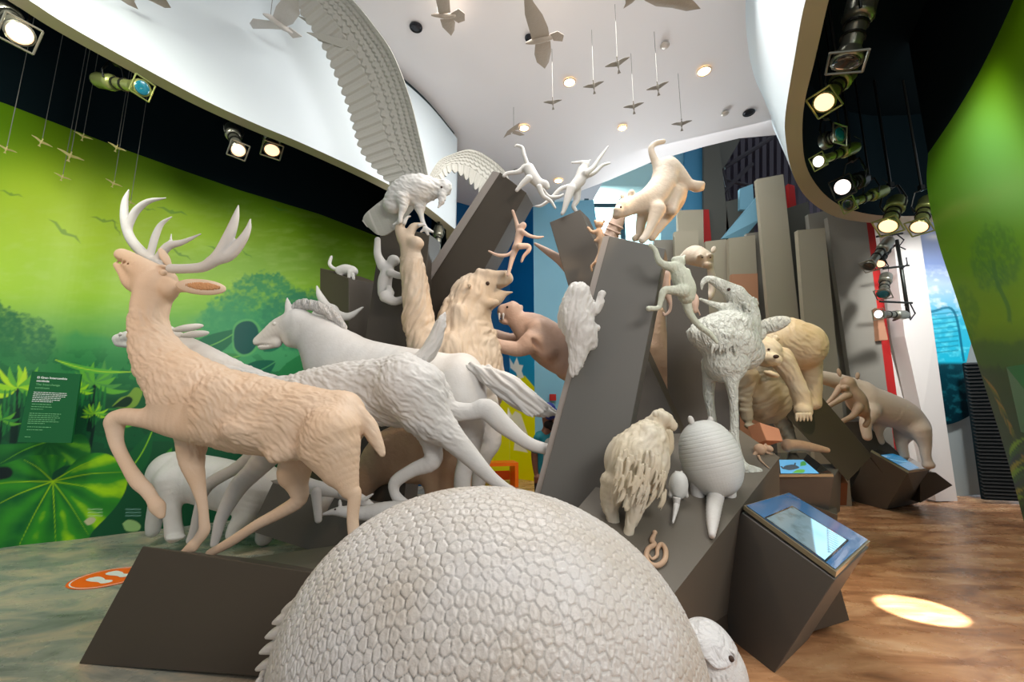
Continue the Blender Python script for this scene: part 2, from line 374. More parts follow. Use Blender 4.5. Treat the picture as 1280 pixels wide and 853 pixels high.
# left hanging drum: a curved white wall with a tan underside
def drum(bot, zb, zt, inner, tag_, extra, gapz=.12):
    A = spline([np.append(PZ(x, y, zb), 0) for x, y in bot], 6)[:, :3]
    if extra is not None: A = np.vstack([A, spline([list(A[-1])]+[list(e)+[zb] for e in extra], 6)[1:]])
    T = A.copy(); T[:, 2] = zt-gapz
    ribbon('wall_drum_'+tag_, A, T, M['white_wall'])
    Bk = spline([np.append(PZ(x, y, zb), 0) for x, y in inner], 6)[:, :3]
    # outward side of the tan lip
    d = np.gradient(A[:, :2], axis=0); nrm = np.stack([-d[:, 1], d[:, 0]], 1); nrm /= np.linalg.norm(nrm, axis=1)[:, None]
    return A, nrm
LB = [(-60, -62), (36, 0), (84, 31), (169, 79), (253, 124), (320, 155), (384, 182), (469, 222), (528, 255), (569, 287)]
A, nrm = drum(LB, 5.0, ZC, LB, 'left', [(-1.4, 9.6), (-2.4, 10.6)])
side = -1 if (A[40]-np.array([-6, 6, 0]))[0]*nrm[40][0] > 0 else 1
Wd = .17
I = A.copy(); I[:, :2] += nrm*side*Wd; 
DI = [tuple(q[:2]) for q in I]; ribbon('trim_1', A, I, M['tan_trim']); I2 = I.copy(); I2[:, 2] += 1.9; ribbon('wall_drum_left_inner', I, I2, M['void'])
G = A.copy(); G[:, 2] = ZC-.12; G[:, :2] += nrm*side*.06; G2 = G.copy(); G2[:, 2] = ZC+.01; ribbon('trim_2', G, G2, M['gap'])
print('drumL', [tuple(proj(a).round()) for a in A[::8]], [tuple(proj(a+np.array([0, 0, 1.9])).round()) for a in A[::8]])
RB = [(1030, -60), (1007, 0), (993, 73), (982, 141), (982, 174), (990, 215), (1008, 247), (1039, 269), (1072, 277), (1103, 279), (1144, 279), (1185, 277)]
RT = [(938, -70), (932, 0), (934, 51), (942, 93), (954, 122), (963, 145), (969, 165), (990, 178), (1015, 186), (1040, 190), (1070, 192), (1100, 192)]
def sp(pts, z, n=6): return np.array([PZ(x, y, z) for x, y in spline(pts, n)])
A = sp(RB, 5.0); T = sp(RT, ZC)
ribbon('wall_drum_right', A, T, M['white_wall'])
RI = [(1052, -60), (1036, 0), (1019, 73), (1006, 127), (1003, 169), (1008, 208), (1026, 238), (1050, 257), (1077, 266), (1108, 270), (1144, 270), (1185, 268)]
I = sp(RI, 5.0); RIN = I.copy()
ribbon('trim_3', A, I, M['tan_trim']); I2 = I.copy(); I2[:, 2] += 1.95; ribbon('wall_drum_right_inner', I, I2, M['void'])
# ---- left curved mural wall: plan from its foot, height from where its painted top meets the dark band
def zat(base, topline):
    xs = [p[0] for p in topline]; ys = [p[1] for p in topline]; lo, hi = 1.0, 9.0
    for _ in range(40):
        m_ = (lo+hi)/2; q = proj(np.array([base[0], base[1], m_]))
        if q[1] > np.interp(q[0], xs, ys): lo = m_
        else: hi = m_
    return lo
LWB = [(-7.6, 3.2), (-6.9, 4.4), (-6.18, 5.5), (-5.6, 5.9), (-5.0, 6.35), (-4.2, 6.95), (-3.5, 7.7), (-2.9, 8.8), (-2.6, 10.2)]
LWT = [(-200, 60), (0, 127), (80, 158), (150, 185), (225, 212), (300, 238), (400, 268), (480, 299), (560, 335)]
bs = spline([list(p)+[0] for p in LWB], 12)[:, :2]
tz = np.array([zat(p, LWT) for p in bs])
tz[0:14] = tz[14]
print('left wall tops', tz[::8].round(2))
def wallgrid(name, bs, tz, nu, nz, off=0, base_z=0.0):
    """fine grid on a curved wall; returns object, world verts"""
    d = np.r_[0, np.cumsum(np.linalg.norm(np.diff(bs, axis=0), axis=1))]; s = np.linspace(0, d[-1], nu)
    X = np.interp(s, d, bs[:, 0]); Y = np.interp(s, d, bs[:, 1]); Z = np.interp(s, d, tz)
    t = np.linspace(0, 1, nz)
    V = np.stack([np.repeat(X, nz), np.repeat(Y, nz), (base_z+(Z[:, None]-base_z)*t[None]).ravel()], 1)
    i = np.arange(nu-1)[:, None]*nz+np.arange(nz-1)[None]; i = i.ravel()
    Q = np.stack([i, i+nz, i+nz+1, i+1], 1)
    return V, Q, s
# ------------------------------------------------------------------ printed murals: one colour per point of a fine wall grid
def vnoise(x, y, seed=0):
    r = np.random.RandomState(seed); T_ = r.rand(64, 64)
    xi = np.floor(x).astype(int); yi = np.floor(y).astype(int); fx = x-xi; fy = y-yi; fx = fx*fx*(3-2*fx); fy = fy*fy*(3-2*fy)
    g = lambda a, b: T_[a % 64, b % 64]
    return (g(xi, yi)*(1-fx)+g(xi+1, yi)*fx)*(1-fy)+(g(xi, yi+1)*(1-fx)+g(xi+1, yi+1)*fx)*fy
def fbm(x, y, seed=0, o=4):
    v = 0; a = .5
    for k in range(o): v = v+a*vnoise(x*2**k, y*2**k, seed+k); a *= .5
    return v
def lin(c): return np.array(L(*c)[:3])
class Canvas:
    def __init__(s, x, y): s.x = x; s.y = y; s.c = np.zeros((len(x), 3))
    def grad(s, stops):
        ys = [a for a, _ in stops]; cs = np.array([lin(c) for _, c in stops])
        for k in range(3): s.c[:, k] = np.interp(s.y, ys, cs[:, k])
    def put(s, mask, col, a=1.0):
        m = np.clip(mask*a, 0, 1)[:, None]; s.c = s.c*(1-m)+lin(col)*m
    def glow(s, cx, cy, rx, ry, col, a=1, rot=0):
        q = math.radians(rot); dx = s.x-cx; dy = s.y-cy; u = dx*math.cos(q)+dy*math.sin(q); v = -dx*math.sin(q)+dy*math.cos(q)
        s.put(np.exp(-((u/rx)**2+(v/ry)**2)), col, a)
    def poly(s, pts, col, a=1, soft=1.0, sm=0):
        pts = np.array(pts, float)
        if sm: q = np.vstack([pts, pts[:1]]); pts = spline(np.c_[q, np.zeros(len(q))], sm)[:-1, :2]
        lo = pts.min(0)-2; hi = pts.max(0)+2
        sel = np.where((s.x > lo[0]) & (s.x < hi[0]) & (s.y > lo[1]) & (s.y < hi[1]))[0]
        if not len(sel): return None
        x = s.x[sel]; y = s.y[sel]; ins = np.zeros(len(sel), bool); dm = np.full(len(sel), 1e9)
        n = len(pts)
        for i in range(n):
            x1, y1 = pts[i]; x2, y2 = pts[(i+1) % n]
            c = ((y1 > y) != (y2 > y)) & (x < (x2-x1)*(y-y1)/((y2-y1) or 1e-9)+x1); ins ^= c
            ex, ey = x2-x1, y2-y1; t = np.clip(((x-x1)*ex+(y-y1)*ey)/(ex*ex+ey*ey+1e-9), 0, 1); dm = np.minimum(dm, np.hypot(x-x1-t*ex, y-y1-t*ey))
        sd = np.where(ins, dm, -dm); m = np.clip(.5+sd/soft, 0, 1)*a
        c = lin(col) if not callable(col) else col(x, y)
        s.c[sel] = s.c[sel]*(1-m[:, None])+c*m[:, None]; return sel
    def line(s, pts, w, col, a=1, taper=False):
        pts = spline(np.c_[np.array(pts, float), np.zeros(len(pts))], 8)[:, :2]
        d = np.gradient(pts, axis=0); n = np.stack([-d[:, 1], d[:, 0]], 1); n /= np.linalg.norm(n, axis=1)[:, None]+1e-9
        ww = w*(np.linspace(1, .1, len(pts)) if taper else np.ones(len(pts)))[:, None]/2
        s.poly(np.vstack([pts+n*ww, (pts-n*ww)[::-1]]), col, a)
    def leaf(s, base, tip, w, col, bend=0, vein=None, a=1):
        b = np.array(base, float); t = np.array(tip, float); e = t-b; l = np.linalg.norm(e); e /= l; n = np.array([-e[1], e[0]])
        u = np.linspace(0, 1, 12); mid = b+np.outer(u, e)*l+np.outer(np.sin(u*np.pi)*bend*l, n); ww = np.sin(u**.8*np.pi)**.8*w/2
        s.poly(np.vstack([mid+n*ww[:, None], (mid-n*ww[:, None])[::-1]]), col, a)
        if vein: s.line(mid, max(.8, w*.05), vein, a)
# ---- left mural
V, Q, _ = wallgrid('', bs, tz, 900, 460)
pp = proj(V); X, Y = pp[:, 0], pp[:, 1]
front = V[:, 1] > 2.5
c = Canvas(X, Y)
c.grad([(60, (84, 128, 4)), (180, (108, 152, 6)), (235, (132, 172, 10)), (300, (158, 200, 36)), (360, (146, 200, 46)), (400, (110, 178, 80)), (450, (48, 132, 70)), (520, (12, 84, 50)), (600, (4, 56, 40)), (680, (2, 36, 36))])
c.glow(40, 250, 110, 60, (186, 222, 40), .8); c.glow(110, 300, 120, 60, (196, 226, 66), .8); c.glow(0, 340, 150, 50, (176, 222, 50), .8); c.glow(200, 345, 120, 22, (172, 214, 80), .6)
c.glow(330, 330, 150, 30, (140, 184, 84), .7, -4); c.glow(430, 300, 130, 45, (92, 132, 12), .8, 15); c.glow(-40, 140, 90, 60, (104, 160, 0), .6); c.glow(330, 250, 190, 34, (74, 116, 6), .8, 16); c.glow(250, 225, 80, 22, (84, 126, 6), .8, 16)
n = fbm(X/18, Y/6, 3); c.put(np.clip(n-.45, 0, 1)*1.2*np.exp(-((Y-330)/70)**2), (214, 238, 150), .35)
def birdm(cx, cy, w, rot, col=(70, 130, 60), a=.55):
    q = math.radians(rot); R = lambda x, y: (cx+w*(x*math.cos(q)-y*math.sin(q)), cy+w*(x*math.sin(q)+y*math.cos(q)))
    c.poly([R(-1, -.12), R(-.55, -.22), R(-.15, -.06), R(0, -.14), R(.16, -.04), R(.6, -.16), R(1, .06), R(.55, -.04), R(.15, .1), R(-.06, .14), R(-.3, .04), R(-.6, -.1)], col, a)
for q in [(14, 243, 16, 12), (80, 290, 26, 32), (130, 276, 18, 8), (145, 285, 12, 60), (215, 265, 20, 10), (275, 315, 18, 18), (225, 318, 16, 25), (308, 318, 9, 30), (350, 262, 12, 10), (185, 262, 10, 5)]: birdm(*q)
# distant forest, soft crowns
def crowns(x0, x1, y0, amp, col, seed, scale=14, a=.85, soft=8):
    m = (X > x0) & (X < x1); h = y0-amp*(fbm(X/scale/3, X*0+.5, seed, 3)-.3)-3*fbm(X/3., Y/3., seed+5, 2); e = np.clip((X-x0)/30, 0, 1)*np.clip((x1-X)/30, 0, 1)
    c.put(np.where(m, np.clip((Y-h)/soft, 0, 1)*e, 0), col, a)
crowns(60, 250, 425, 40, (70, 155, 85), 11); crowns(230, 520, 400, 60, (70, 160, 105), 13, 10, .8)
for (cx, cy, r, sd, col) in [(20, 430, 42, 21, (24, 110, 66)), (-30, 420, 50, 22, (24, 110, 60)), (330, 385, 46, 25, (50, 140, 92)), (285, 400, 30, 27, (60, 150, 95)), (375, 400, 40, 28, (46, 130, 90))]:
    d_ = np.hypot((X-cx)/1.2, Y-cy)+16*(fbm(X/6, Y/6, sd)-.5); m = np.clip((r-d_)/4, 0, 1); tex = fbm(X/5, Y/4, sd+3); c.put(m*np.clip(.55+1.8*(tex-.35), 0, 1), col, .9)
c.put(np.clip((Y-428)/25, 0, 1)*np.clip((230-X)/60, 0, 1), (40, 128, 66), .9)
c.put(np.clip((Y-470)/30, 0, 1)*np.clip((X+40)/40, 0, 1), (4, 66, 42), .85)
c.put((fbm(X/14, Y/9, 60) > .5)*np.clip((Y-430)/30, 0, 1)*(Y < 560), (14, 96, 54), .6)
def palm(cx, cy, r, cols, nf=11, seed=0, trunk=None):
    rr = random.Random(seed)
    if trunk: c.line([(cx, cy), (cx-2, cy+trunk*.5), (cx-6, cy+trunk)], r*.22, (2, 44, 34))
    for k in range(nf):
        a = math.pi+math.pi*k/(nf-1)+rr.uniform(-.08, .08); l = r*rr.uniform(.8, 1.1)
        tip = (cx+math.cos(a)*l, cy+math.sin(a)*l*.75+.22*l*abs(math.cos(a))**2)
        c.leaf((cx, cy), tip, r*.17, cols[k % len(cols)], .12*(1 if math.cos(a) > 0 else -1))
    for k in range(6):
        x0 = cx-r*.35+k*r*.14; c.leaf((x0, cy+r*.05), (x0-rr.uniform(0, 3), cy+r*rr.uniform(.5, 1)), r*.08, (30, 120, 56))
lg, mg, dg = (150, 214, 40), (96, 176, 56), (40, 130, 60)
palm(118, 480, 40, [mg, (78, 152, 70)], 13, 2, 60); palm(22, 485, 44, [(180, 226, 40), mg, lg], 11, 4, 70); palm(98, 488, 22, [lg, mg], 9, 5); palm(2, 525, 26, [mg, dg], 9, 6, 40); palm(118, 517, 20, [lg, mg], 11, 7, 44); palm(150, 530, 18, [mg, dg], 9, 8, 30); palm(415, 470, 40, [dg, (30, 110, 70)], 11, 9); palm(352, 488, 34, [dg, (40, 140, 70)], 9, 19)
for (b_, t_, w_, col, v_) in [((69, 450), (165, 465), 7, (90, 178, 60), (190, 226, 50)), ((235, 440), (300, 412), 26, (30, 110, 74), (110, 180, 90)), ((240, 448), (304, 444), 18, (60, 140, 74), (130, 196, 90)), ((330, 440), (352, 400), 26, (24, 110, 80), None), ((300, 470), (345, 452), 26, (20, 100, 76), (80, 160, 100)), ((345, 480), (385, 440), 24, (40, 130, 74), None), ((350, 560), (300, 500), 30, (20, 90, 50), None), ((170, 520), (215, 485), 30, (18, 90, 50), (120, 190, 60)), ((150, 600), (190, 540), 26, (20, 96, 50), (140, 210, 40)), ((180, 610), (215, 560), 18, (60, 150, 40), None), ((380, 600), (440, 550), 40, (14, 90, 50), None), ((400, 520), (450, 560), 30, (10, 80, 50), None)]: c.leaf(b_, t_, w_, col, .06, v_)
c.poly([(290, 425), (292, 408), (302, 400), (316, 400), (325, 410), (325, 428), (316, 442), (302, 446), (292, 438)], (90, 170, 100), 1, 1.5, 5); c.poly([(292, 425), (294, 410), (303, 402.5), (315, 402.5), (322.5, 412), (322.5, 427), (314, 440), (303, 443), (294, 436)], (10, 84, 76), 1, 1.5, 5)
# bird on a branch
c.poly([(140, 508), (150, 498), (160, 494), (168, 485), (175, 486), (178, 490), (176, 498), (170, 508), (160, 511), (150, 510)], (120, 160, 60), 1, 1, 4); c.poly([(140, 509), (158, 496), (166, 500), (158, 509)], (14, 50, 30), 1, 1, 3); c.line([(135, 512), (200, 511)], 2, (50, 130, 60))
# giant leaves at the foot
def big(pts, hub, base, light, dark, tips, sd):
    q = spline(np.c_[np.vstack([pts, pts[:1]]), np.zeros(len(pts)+1)], 8)[:, :2]
    def f(x, y):
        a = np.arctan2(y-hub[1], x-hub[0]); r = np.hypot(x-hub[0], y-hub[1])
        st = .5+.5*np.sin(a*11+.35*np.sin(r/14)); st = st*np.clip(r/30, 0, 1); nn = fbm(x/25, y/14, sd)
        t = np.clip(.25+.55*st+.5*(nn-.5)+.25*np.clip((x-hub[0])/90, -1, 1), 0, 1)[:, None]
        cc = lin(dark)*(1-t)+lin(base)*t; t2 = np.clip((t-.72)*3, 0, 1); return cc*(1-t2)+lin(light)*t2
    c.poly(q, f)
    for t in tips: c.line([hub, ((hub[0]+t[0])/2, (hub[1]+t[1])/2-3), t], 1.6, light, .8, True)
big([(-60, 560), (0, 556), (60, 552), (100, 543), (112, 556), (108, 575), (70, 585), (20, 588), (-60, 600)], (60, 552), (46, 140, 50), (120, 200, 40), (8, 84, 42), [(110, 560), (0, 580)], 41)
big([(-60, 600), (0, 582), (40, 570), (76, 570), (82, 580), (66, 592), (70, 602), (100, 572), (130, 567), (152, 580), (159, 604), (146, 632), (118, 662), (90, 690), (-20, 700), (-70, 690)], (66, 602), (60, 160, 34), (168, 220, 10), (8, 92, 40), [(154, 590), (150, 622), (110, 668), (70, 690), (20, 690), (-20, 640), (-40, 610), (30, 575), (132, 570)], 42)
c.poly([(-10, 585), (10, 584), (16, 591), (10, 598), (-10, 600)], (8, 30, 30), 1, 2, 4)
c.poly([(105, 652), (112, 647), (119, 648), (118, 653), (110, 657)], (190, 190, 150), 1, 1, 3); c.poly([(153, 655), (160, 650), (170, 652), (176, 658), (172, 664), (158, 664)], (150, 190, 120), 1, 1, 3)
for yy in (637, 641, 645): c.line([(110, yy), (128, yy)], 1, (190, 220, 180), .7); c.line([(157, yy), (176, yy)], 1, (150, 200, 190), .7)
o = meshobj('wall_left', V, Q, vcmat('jungle_mural_print', .42)); o['kind'] = 'structure'; paint(o, c.c)
ZW = np.c_[bs, tz]; Up = ZW.copy(); Up[:, 2] = 7.2
ribbon('wall_left_upper', ZW, Up, M['void'])
struct('ceiling_left', [(-9, -2, 6.95)]+[(p[0], p[1], 6.95) for p in DI]+[(-9, 11, 6.95)], [tuple(range(len(DI)+2))], M['void'])
# ---- right mural: leans over us, far edge lit
fpx = spline([(1160, 192, 5.5), (1159, 235, 5.6), (1172, 300, 5.75), (1198, 380, 5.95), (1230, 480, 6.2), (1258, 570, 6.45), (1281, 657, 6.7)], 30)
FE = np.array([P(*q) for q in fpx]); FE[:, 2] = np.maximum(FE[:, 2], 0)
nz, nu = len(FE), 300
T_ = np.linspace(0, 1.9, nu)
V = np.array([FE+np.array([-1.45*t, -2.25*t, 0.08*t*0])+np.array([.10*math.sin(t*2.5), 0, 0]) for t in T_])
V = V.reshape(-1, 3)
i = (np.arange(nu-1)[:, None]*nz+np.arange(nz-1)[None]).ravel(); Q = np.stack([i, i+1, i+nz+1, i+nz], 1)
pp = proj(V); X, Y = pp[:, 0], pp[:, 1]
c = Canvas(X, Y)
c.grad([(0, (112, 160, 0)), (120, (108, 158, 4)), (230, (98, 160, 30)), (300, (96, 150, 12)), (400, (112, 156, 0)), (450, (72, 120, 10)), (520, (34, 78, 24)), (600, (14, 44, 26)), (700, (6, 26, 20))])
c.glow(1240, 190, 40, 60, (120, 188, 90), .8, -10); c.glow(1270, 240, 60, 40, (130, 190, 100), .6); c.glow(1180, 330, 30, 60, (96, 150, 16), .5)
def tree(cx, cy, rx, ry, foot, col, sd):
    d_ = np.hypot((X-cx)/rx, (Y-cy)/ry)+.5*(fbm(X/7, Y/9, sd)-.5); tex = fbm(X/3.5, Y/4.5, sd+4); c.put(np.clip((1-d_)*5, 0, 1)*np.clip(.5+3*(tex-.38), 0, 1), col, .6)
    c.line([(cx-4, cy+ry*.1), (cx+2, cy+ry*.7), (foot[0]-2, foot[1]-20), foot], 5, col, .75)
    for k in (-1, 1, -.5, .6): c.line([(cx+4*abs(k), cy+ry*.75), (cx+k*rx*.35, cy+ry*.3), (cx+k*rx*.7, cy-ry*.1)], 2, col, .7, True)
tree(1245, 322, 34, 46, (1262, 404), (52, 116, 50), 71); tree(1205, 395, 20, 40, (1215, 440), (66, 126, 24), 75)
h = 425-26*(fbm(X/16, Y*0+.3, 81)-.4); c.put(np.clip((Y-h)/5, 0, 1), (44, 96, 32), .7)
h = 462-30*(fbm(X/12, Y*0+.7, 83)-.4); c.put(np.clip((Y-h)/5, 0, 1), (26, 70, 30), .8)
for k in range(16): c.leaf((1252+k*2, 520+k*4), (1228+k*5, 470+k*9), 4, [(140, 120, 40), (90, 110, 30), (60, 90, 40)][k % 3], .1)
for k in range(12): c.leaf((1262, 570+k*8), (1282, 548+k*9), 6, [(120, 170, 30), (40, 100, 40), (20, 60, 60), (150, 150, 40)][k % 4], -.15)
o = meshobj('wall_right', V, Q, vcmat('savanna_mural_print', .38)); o['kind'] = 'structure'; paint(o, c.c)
# metal strip along the wall's far edge
Vb = FE+np.array([.07, .04, 0]); ribbon('trim_4', FE, Vb, mat('edge_strip', L(150, 150, 140), .4, .3), n=2)
TL = np.array([FE[0]+np.array([-1.45*t, -2.25*t, 0])+np.array([.10*math.sin(t*2.5), 0, 0]) for t in np.linspace(0, 1.9, 12)])
TU = TL.copy(); TU[:, 2] = 7.2; ribbon('wall_right_upper', TL, TU, M['void'], n=3)
RI_ = [tuple(RIN[k][:2])+(6.95,) for k in range(len(RIN))]
struct('ceiling_right', RI_+[(9, 9.5, 6.95), (9, -2, 6.95)], [tuple(range(len(RI_)+2))], M['void'])
# ------------------------------------------------------------------ far end of the hall
M['panel'] = mat('grey_board', L(152, 144, 124), .7); M['panel_dark'] = mat('dark_grey_board', L(88, 87, 79), .7)
M['panel_mid'] = mat('mid_grey_board', L(126, 121, 109), .7); M['red'] = mat('red_board', L(170, 14, 8), .5)
M['salmon'] = mat('copper_board', L(170, 122, 92), .6); M['blue_board'] = mat('blue_board', L(64, 132, 168), .5)
M['sky_blue'] = mat('pale_blue_board', L(132, 186, 206), .5); M['pillar'] = mat('pillar_paint', L(218, 212, 204), .6)
M['glass'] = mat('window_glass', (.75, .95, .95, 1), .05, trans=1.0); M['frame'] = mat('window_frame', L(60, 84, 90), .4, .4)
def px3(q): return P(*q)
def panel(name, quad, m, th=.12, label=None, cat='panel', group=None, bev=.006):
    """board standing behind its seen face; quad of (px, py, Y)"""
    p = [P(*q) for q in quad]; n = np.cross(p[1]-p[0], p[3]-p[0]); n /= np.linalg.norm(n)
    if n@(p[0]-CAMP) < 0: n = -n
    c = np.mean(p, 0); c[2] = min(q[2] for q in p)
    o = MB().prism(p, n*th).build(name, m, None, False, c)
    if label: tag(o, label, cat, group)
    return o
# colourful walls behind the lions' share of statues: blue, then yellow with white animal silhouettes
def flatgrid(name, base, tops, nu, nz, fn, m):
    bs_ = np.array(base, float); V, Q, _ = wallgrid(name, bs_, np.array(tops, float), nu, nz)
    pp = proj(V); c = Canvas(pp[:, 0], pp[:, 1]); fn(c); o = meshobj(name, V, Q, m, None, False); o['kind'] = 'structure'; paint(o, c.c); return o
bp = [P(470, 560, 9.4), P(560, 560, 10.4), P(637, 560, 11.3)]; bp2 = [P(637, 560, 11.3), P(669, 560, 10.7)]; bp3 = [P(669, 560, 10.7), P(790, 560, 10.9)]
def fblue(c):
    c.c[:] = lin((0, 92, 150)); c.put((c.x < 637)*1.0, (0, 74, 122)); c.put(np.clip((c.y-430)/6, 0, 1)*(c.x > 637), (30, 150, 200))
    c.poly([(600, 430), (606, 414), (622, 414), (640, 424), (636, 440), (600, 445)], (170, 190, 20)); 
    c.poly([(560, 500), (600, 470), (637, 478), (637, 640), (540, 640)], (206, 206, 10)); c.poly([(637, 478), (646, 470), (656, 470), (668, 484), (671, 640), (637, 640)], (236, 236, 0))
    w = (250, 250, 245)
    c.poly([(637, 448), (642, 456), (646, 447), (649, 456), (654, 457), (652, 464), (655, 472), (648, 474), (645, 466), (638, 460)], w)
    c.poly([(635, 510), (640, 520), (644, 514), (651, 518), (655, 530), (660, 545), (656, 560), (660, 566), (650, 564), (642, 563), (644, 548), (640, 535), (634, 520)], w)
    c.poly([(594, 540), (602, 538), (601, 570), (595, 560)], w)
zt_ = [7.2]*3
flatgrid('wall_back', [tuple(p[:2]) for p in bp], [7.1]*3, 200, 300, fblue, vcmat('blue_yellow_paint', .5))
flatgrid('wall_back_fold', [tuple(p[:2]) for p in bp2], [7.1]*2, 80, 500, fblue, bpy.data.materials['blue_yellow_paint'])
A = [np.r_[p[:2], 0] for p in bp3]; B_ = [np.r_[p[:2], 7.1] for p in bp3]
B_[0][:2] = A[0][:2]; B_[1] = P(742, 250, 10.9)
ribbon('wall_back_right', A, B_, mat('pale_blue_paint', L(120, 176, 200), .5), False, 3)
# tall windows over the far end
wq = [(690, 310, 12.6), (832, 310, 12.6), (832, 190, 12.6), (690, 245, 12.6)]
z0, z1 = P(700, 330, 12.6)[2], 8.2; xs = [P(x, 260, 12.6)[0] for x in (690, 733, 777, 832)]
wi = thing('window_1', 'x', 'x', (0, 12.6, 0)); del wi['label']; del wi['category']; wi['kind'] = 'structure'
mb = MB()
for x in xs: mb.box((x, 12.6, (z0+z1)/2), (.14, .12, z1-z0))
for z in (z0, z0+1.9, z0+3.4): mb.box(((xs[0]+xs[-1])/2, 12.6, z), (xs[-1]-xs[0], .10, .10))
mb.build('window_frame', M['frame'], wi); MB().box(((xs[0]+xs[-1])/2, 12.62, (z0+z1)/2), (xs[-1]-xs[0], .02, z1-z0)).build('pane', M['glass'], wi)
# buildings / canopy seen outside through it
o = MB().hexa([P(700, 330, 16), P(900, 330, 16), P(900, 150, 16), P(760, 215, 16)], [P(700, 330, 16.3), P(900, 330, 16.3), P(900, 150, 16.3), P(760, 215, 16.3)]).build('outside_canopy', mat('teal_canopy', L(196, 236, 234), .5), None, origin=P(800, 330, 16)); o.name='wall_outside'; o['kind']='structure'
# boards of the faceted tower, back to front
TW = 'grey boards of the faceted wall'
for quad, m, lab, cat in [
    ([(826, 190, 10.4), (857, 182, 10.4), (857, 330, 10.4), (826, 330, 10.4)], M['sky_blue'], 'narrow pale blue board just right of the high windows', 'board'),
    ([(857, 180, 10.2), (884, 174, 10.2), (880, 330, 10.2), (852, 330, 10.2)], M['blue_board'], 'blue board between pale blue board and tall dark board', 'board'),
    ([(880, 172, 10.0), (898, 168, 10.0), (916, 330, 10.0), (880, 330, 10.0)], M['panel_dark'], 'tall dark board reaching the ceiling edge beside blue board', 'board'),
    ([(898, 165, 10.5), (934, 160, 10.5), (906, 208, 10.5), (900, 212, 10.5)], M['panel_dark'], 'dark triangular board up under the ribbed roof', 'board'),
    ([(880, 262, 9.9), (886, 262, 9.9), (890, 310, 9.9), (880, 310, 9.9)], M['red'], 'short red strip right of the jumping puma', 'board'),
    ([(925, 236, 9.9), (941, 230, 9.9), (943, 262, 9.9), (925, 262, 9.9)], M['sky_blue'], 'small pale board high behind the slanted beam', 'board'),
    ([(908, 252, 10.0), (940, 244, 10.0), (945, 330, 10.0), (908, 330, 10.0)], M['panel_dark'], 'dark board behind the slanted pale beam', 'board'),
    ([(903, 298, 9.6), (950, 242, 9.4), (950, 274, 9.4), (930, 298, 9.6)], M['sky_blue'], 'slanted pale blue beam leaning on tall column', 'beam'),
    ([(950, 240, 9.2), (979, 232, 9.2), (1040, 520, 9.2), (960, 520, 9.2)], M['panel_dark'], 'dark backing board behind the tall beige column', 'board'),
    ([(985, 230, 8.9), (993, 232, 8.9), (996, 262, 8.9), (988, 262, 8.9)], M['red'], 'short red strip right of tall beige column', 'board'),
    ([(847, 263, 9.2), (879, 262, 9.2), (882, 420, 9.2), (850, 420, 9.2)], M['panel'], 'beige grey board right below the jumping puma', 'board'),
    ([(843, 290, 8.9), (873, 288, 8.9), (876, 420, 8.9), (845, 420, 8.9)], M['panel'], 'shorter beige board above the walking puma', 'board'),
    ([(818, 300, 9.2), (846, 300, 9.2), (846, 380, 9.2), (818, 380, 9.2)], M['panel_mid'], 'small grey board right behind the big slab top', 'board'),
    ([(882, 302, 8.8), (908, 299, 8.8), (916, 420, 8.8), (884, 420, 8.8)], M['panel'], 'beige board behind the walking puma head', 'board'),
    ([(911, 298, 8.6), (944, 294, 8.6), (950, 420, 8.6), (913, 420, 8.6)], M['panel'], 'wide beige board above the copper board', 'board'),
    ([(915, 343, 8.4), (947, 342, 8.4), (952, 500, 8.4), (917, 500, 8.4)], M['salmon'], 'copper coloured board behind the terror bird head', 'board'),
    ([(933, 292, 8.7), (958, 289, 8.7), (984, 500, 8.7), (948, 500, 8.7)], M['panel_mid'], 'narrow grey board left of tall beige column', 'board'),
    ([(946, 224, 8.2), (979, 218, 8.2), (1012, 520, 8.2), (972, 520, 8.2)], M['panel'], 'tall beige column highest of the faceted wall', 'column'),
    ([(979, 262, 8.6), (1010, 252, 8.6), (1050, 520, 8.6), (1000, 520, 8.6)], M['panel_dark'], 'dark board between the tall columns', 'board'),
    ([(997, 288, 7.9), (1031, 285, 7.9), (1056, 540, 7.9), (1016, 540, 7.9)], M['panel'], 'beige grey column left of the red strip', 'column'),
    ([(1010, 268, 8.3), (1040, 262, 8.3), (1085, 560, 8.3), (1040, 560, 8.3)], M['panel_mid'], 'grey board behind the right beige column', 'board'),
    ([(1034, 272, 8.1), (1082, 268, 8.1), (1118, 560, 8.1), (1076, 560, 8.1)], M['panel_mid'], 'broad dark grey board beside the long red strip', 'board'),
    ([(1078, 272, 8.2), (1091, 272, 8.2), (1130, 560, 8.2), (1104, 560, 8.2)], M['red'], 'long red strip behind the stage lights', 'board'),
    ([(1096, 385, 8.0), (1104, 395, 8.0), (1110, 425, 8.0), (1099, 426, 8.0)], M['salmon'], 'small copper wedge on the long red strip', 'wedge'),
    ([(1090, 270, 8.4), (1120, 270, 8.4), (1160, 600, 8.4), (1110, 600, 8.4)], M['pillar'], 'pale grey board right of the long red strip', 'board')]:
    p = [list(q) for q in quad]
    if cat not in ('beam', 'wedge') and 'triangular' not in lab and 'small pale' not in lab:
        for a_, b_ in ((1, 2), (0, 3)):          # every board stands on the floor
            A_, B2 = P(*p[a_]), P(*p[b_]); t = A_[2]/(A_[2]-B2[2]); G_ = A_+(B2-A_)*t; q_ = proj(G_); p[b_] = [q_[0], q_[1], G_[1]]
    panel('cladding_board' if cat == 'board' else ('leaning_beam' if cat == 'beam' else ('grey_column' if cat == 'column' else 'copper_wedge')), p, m, .10, lab, cat, None)
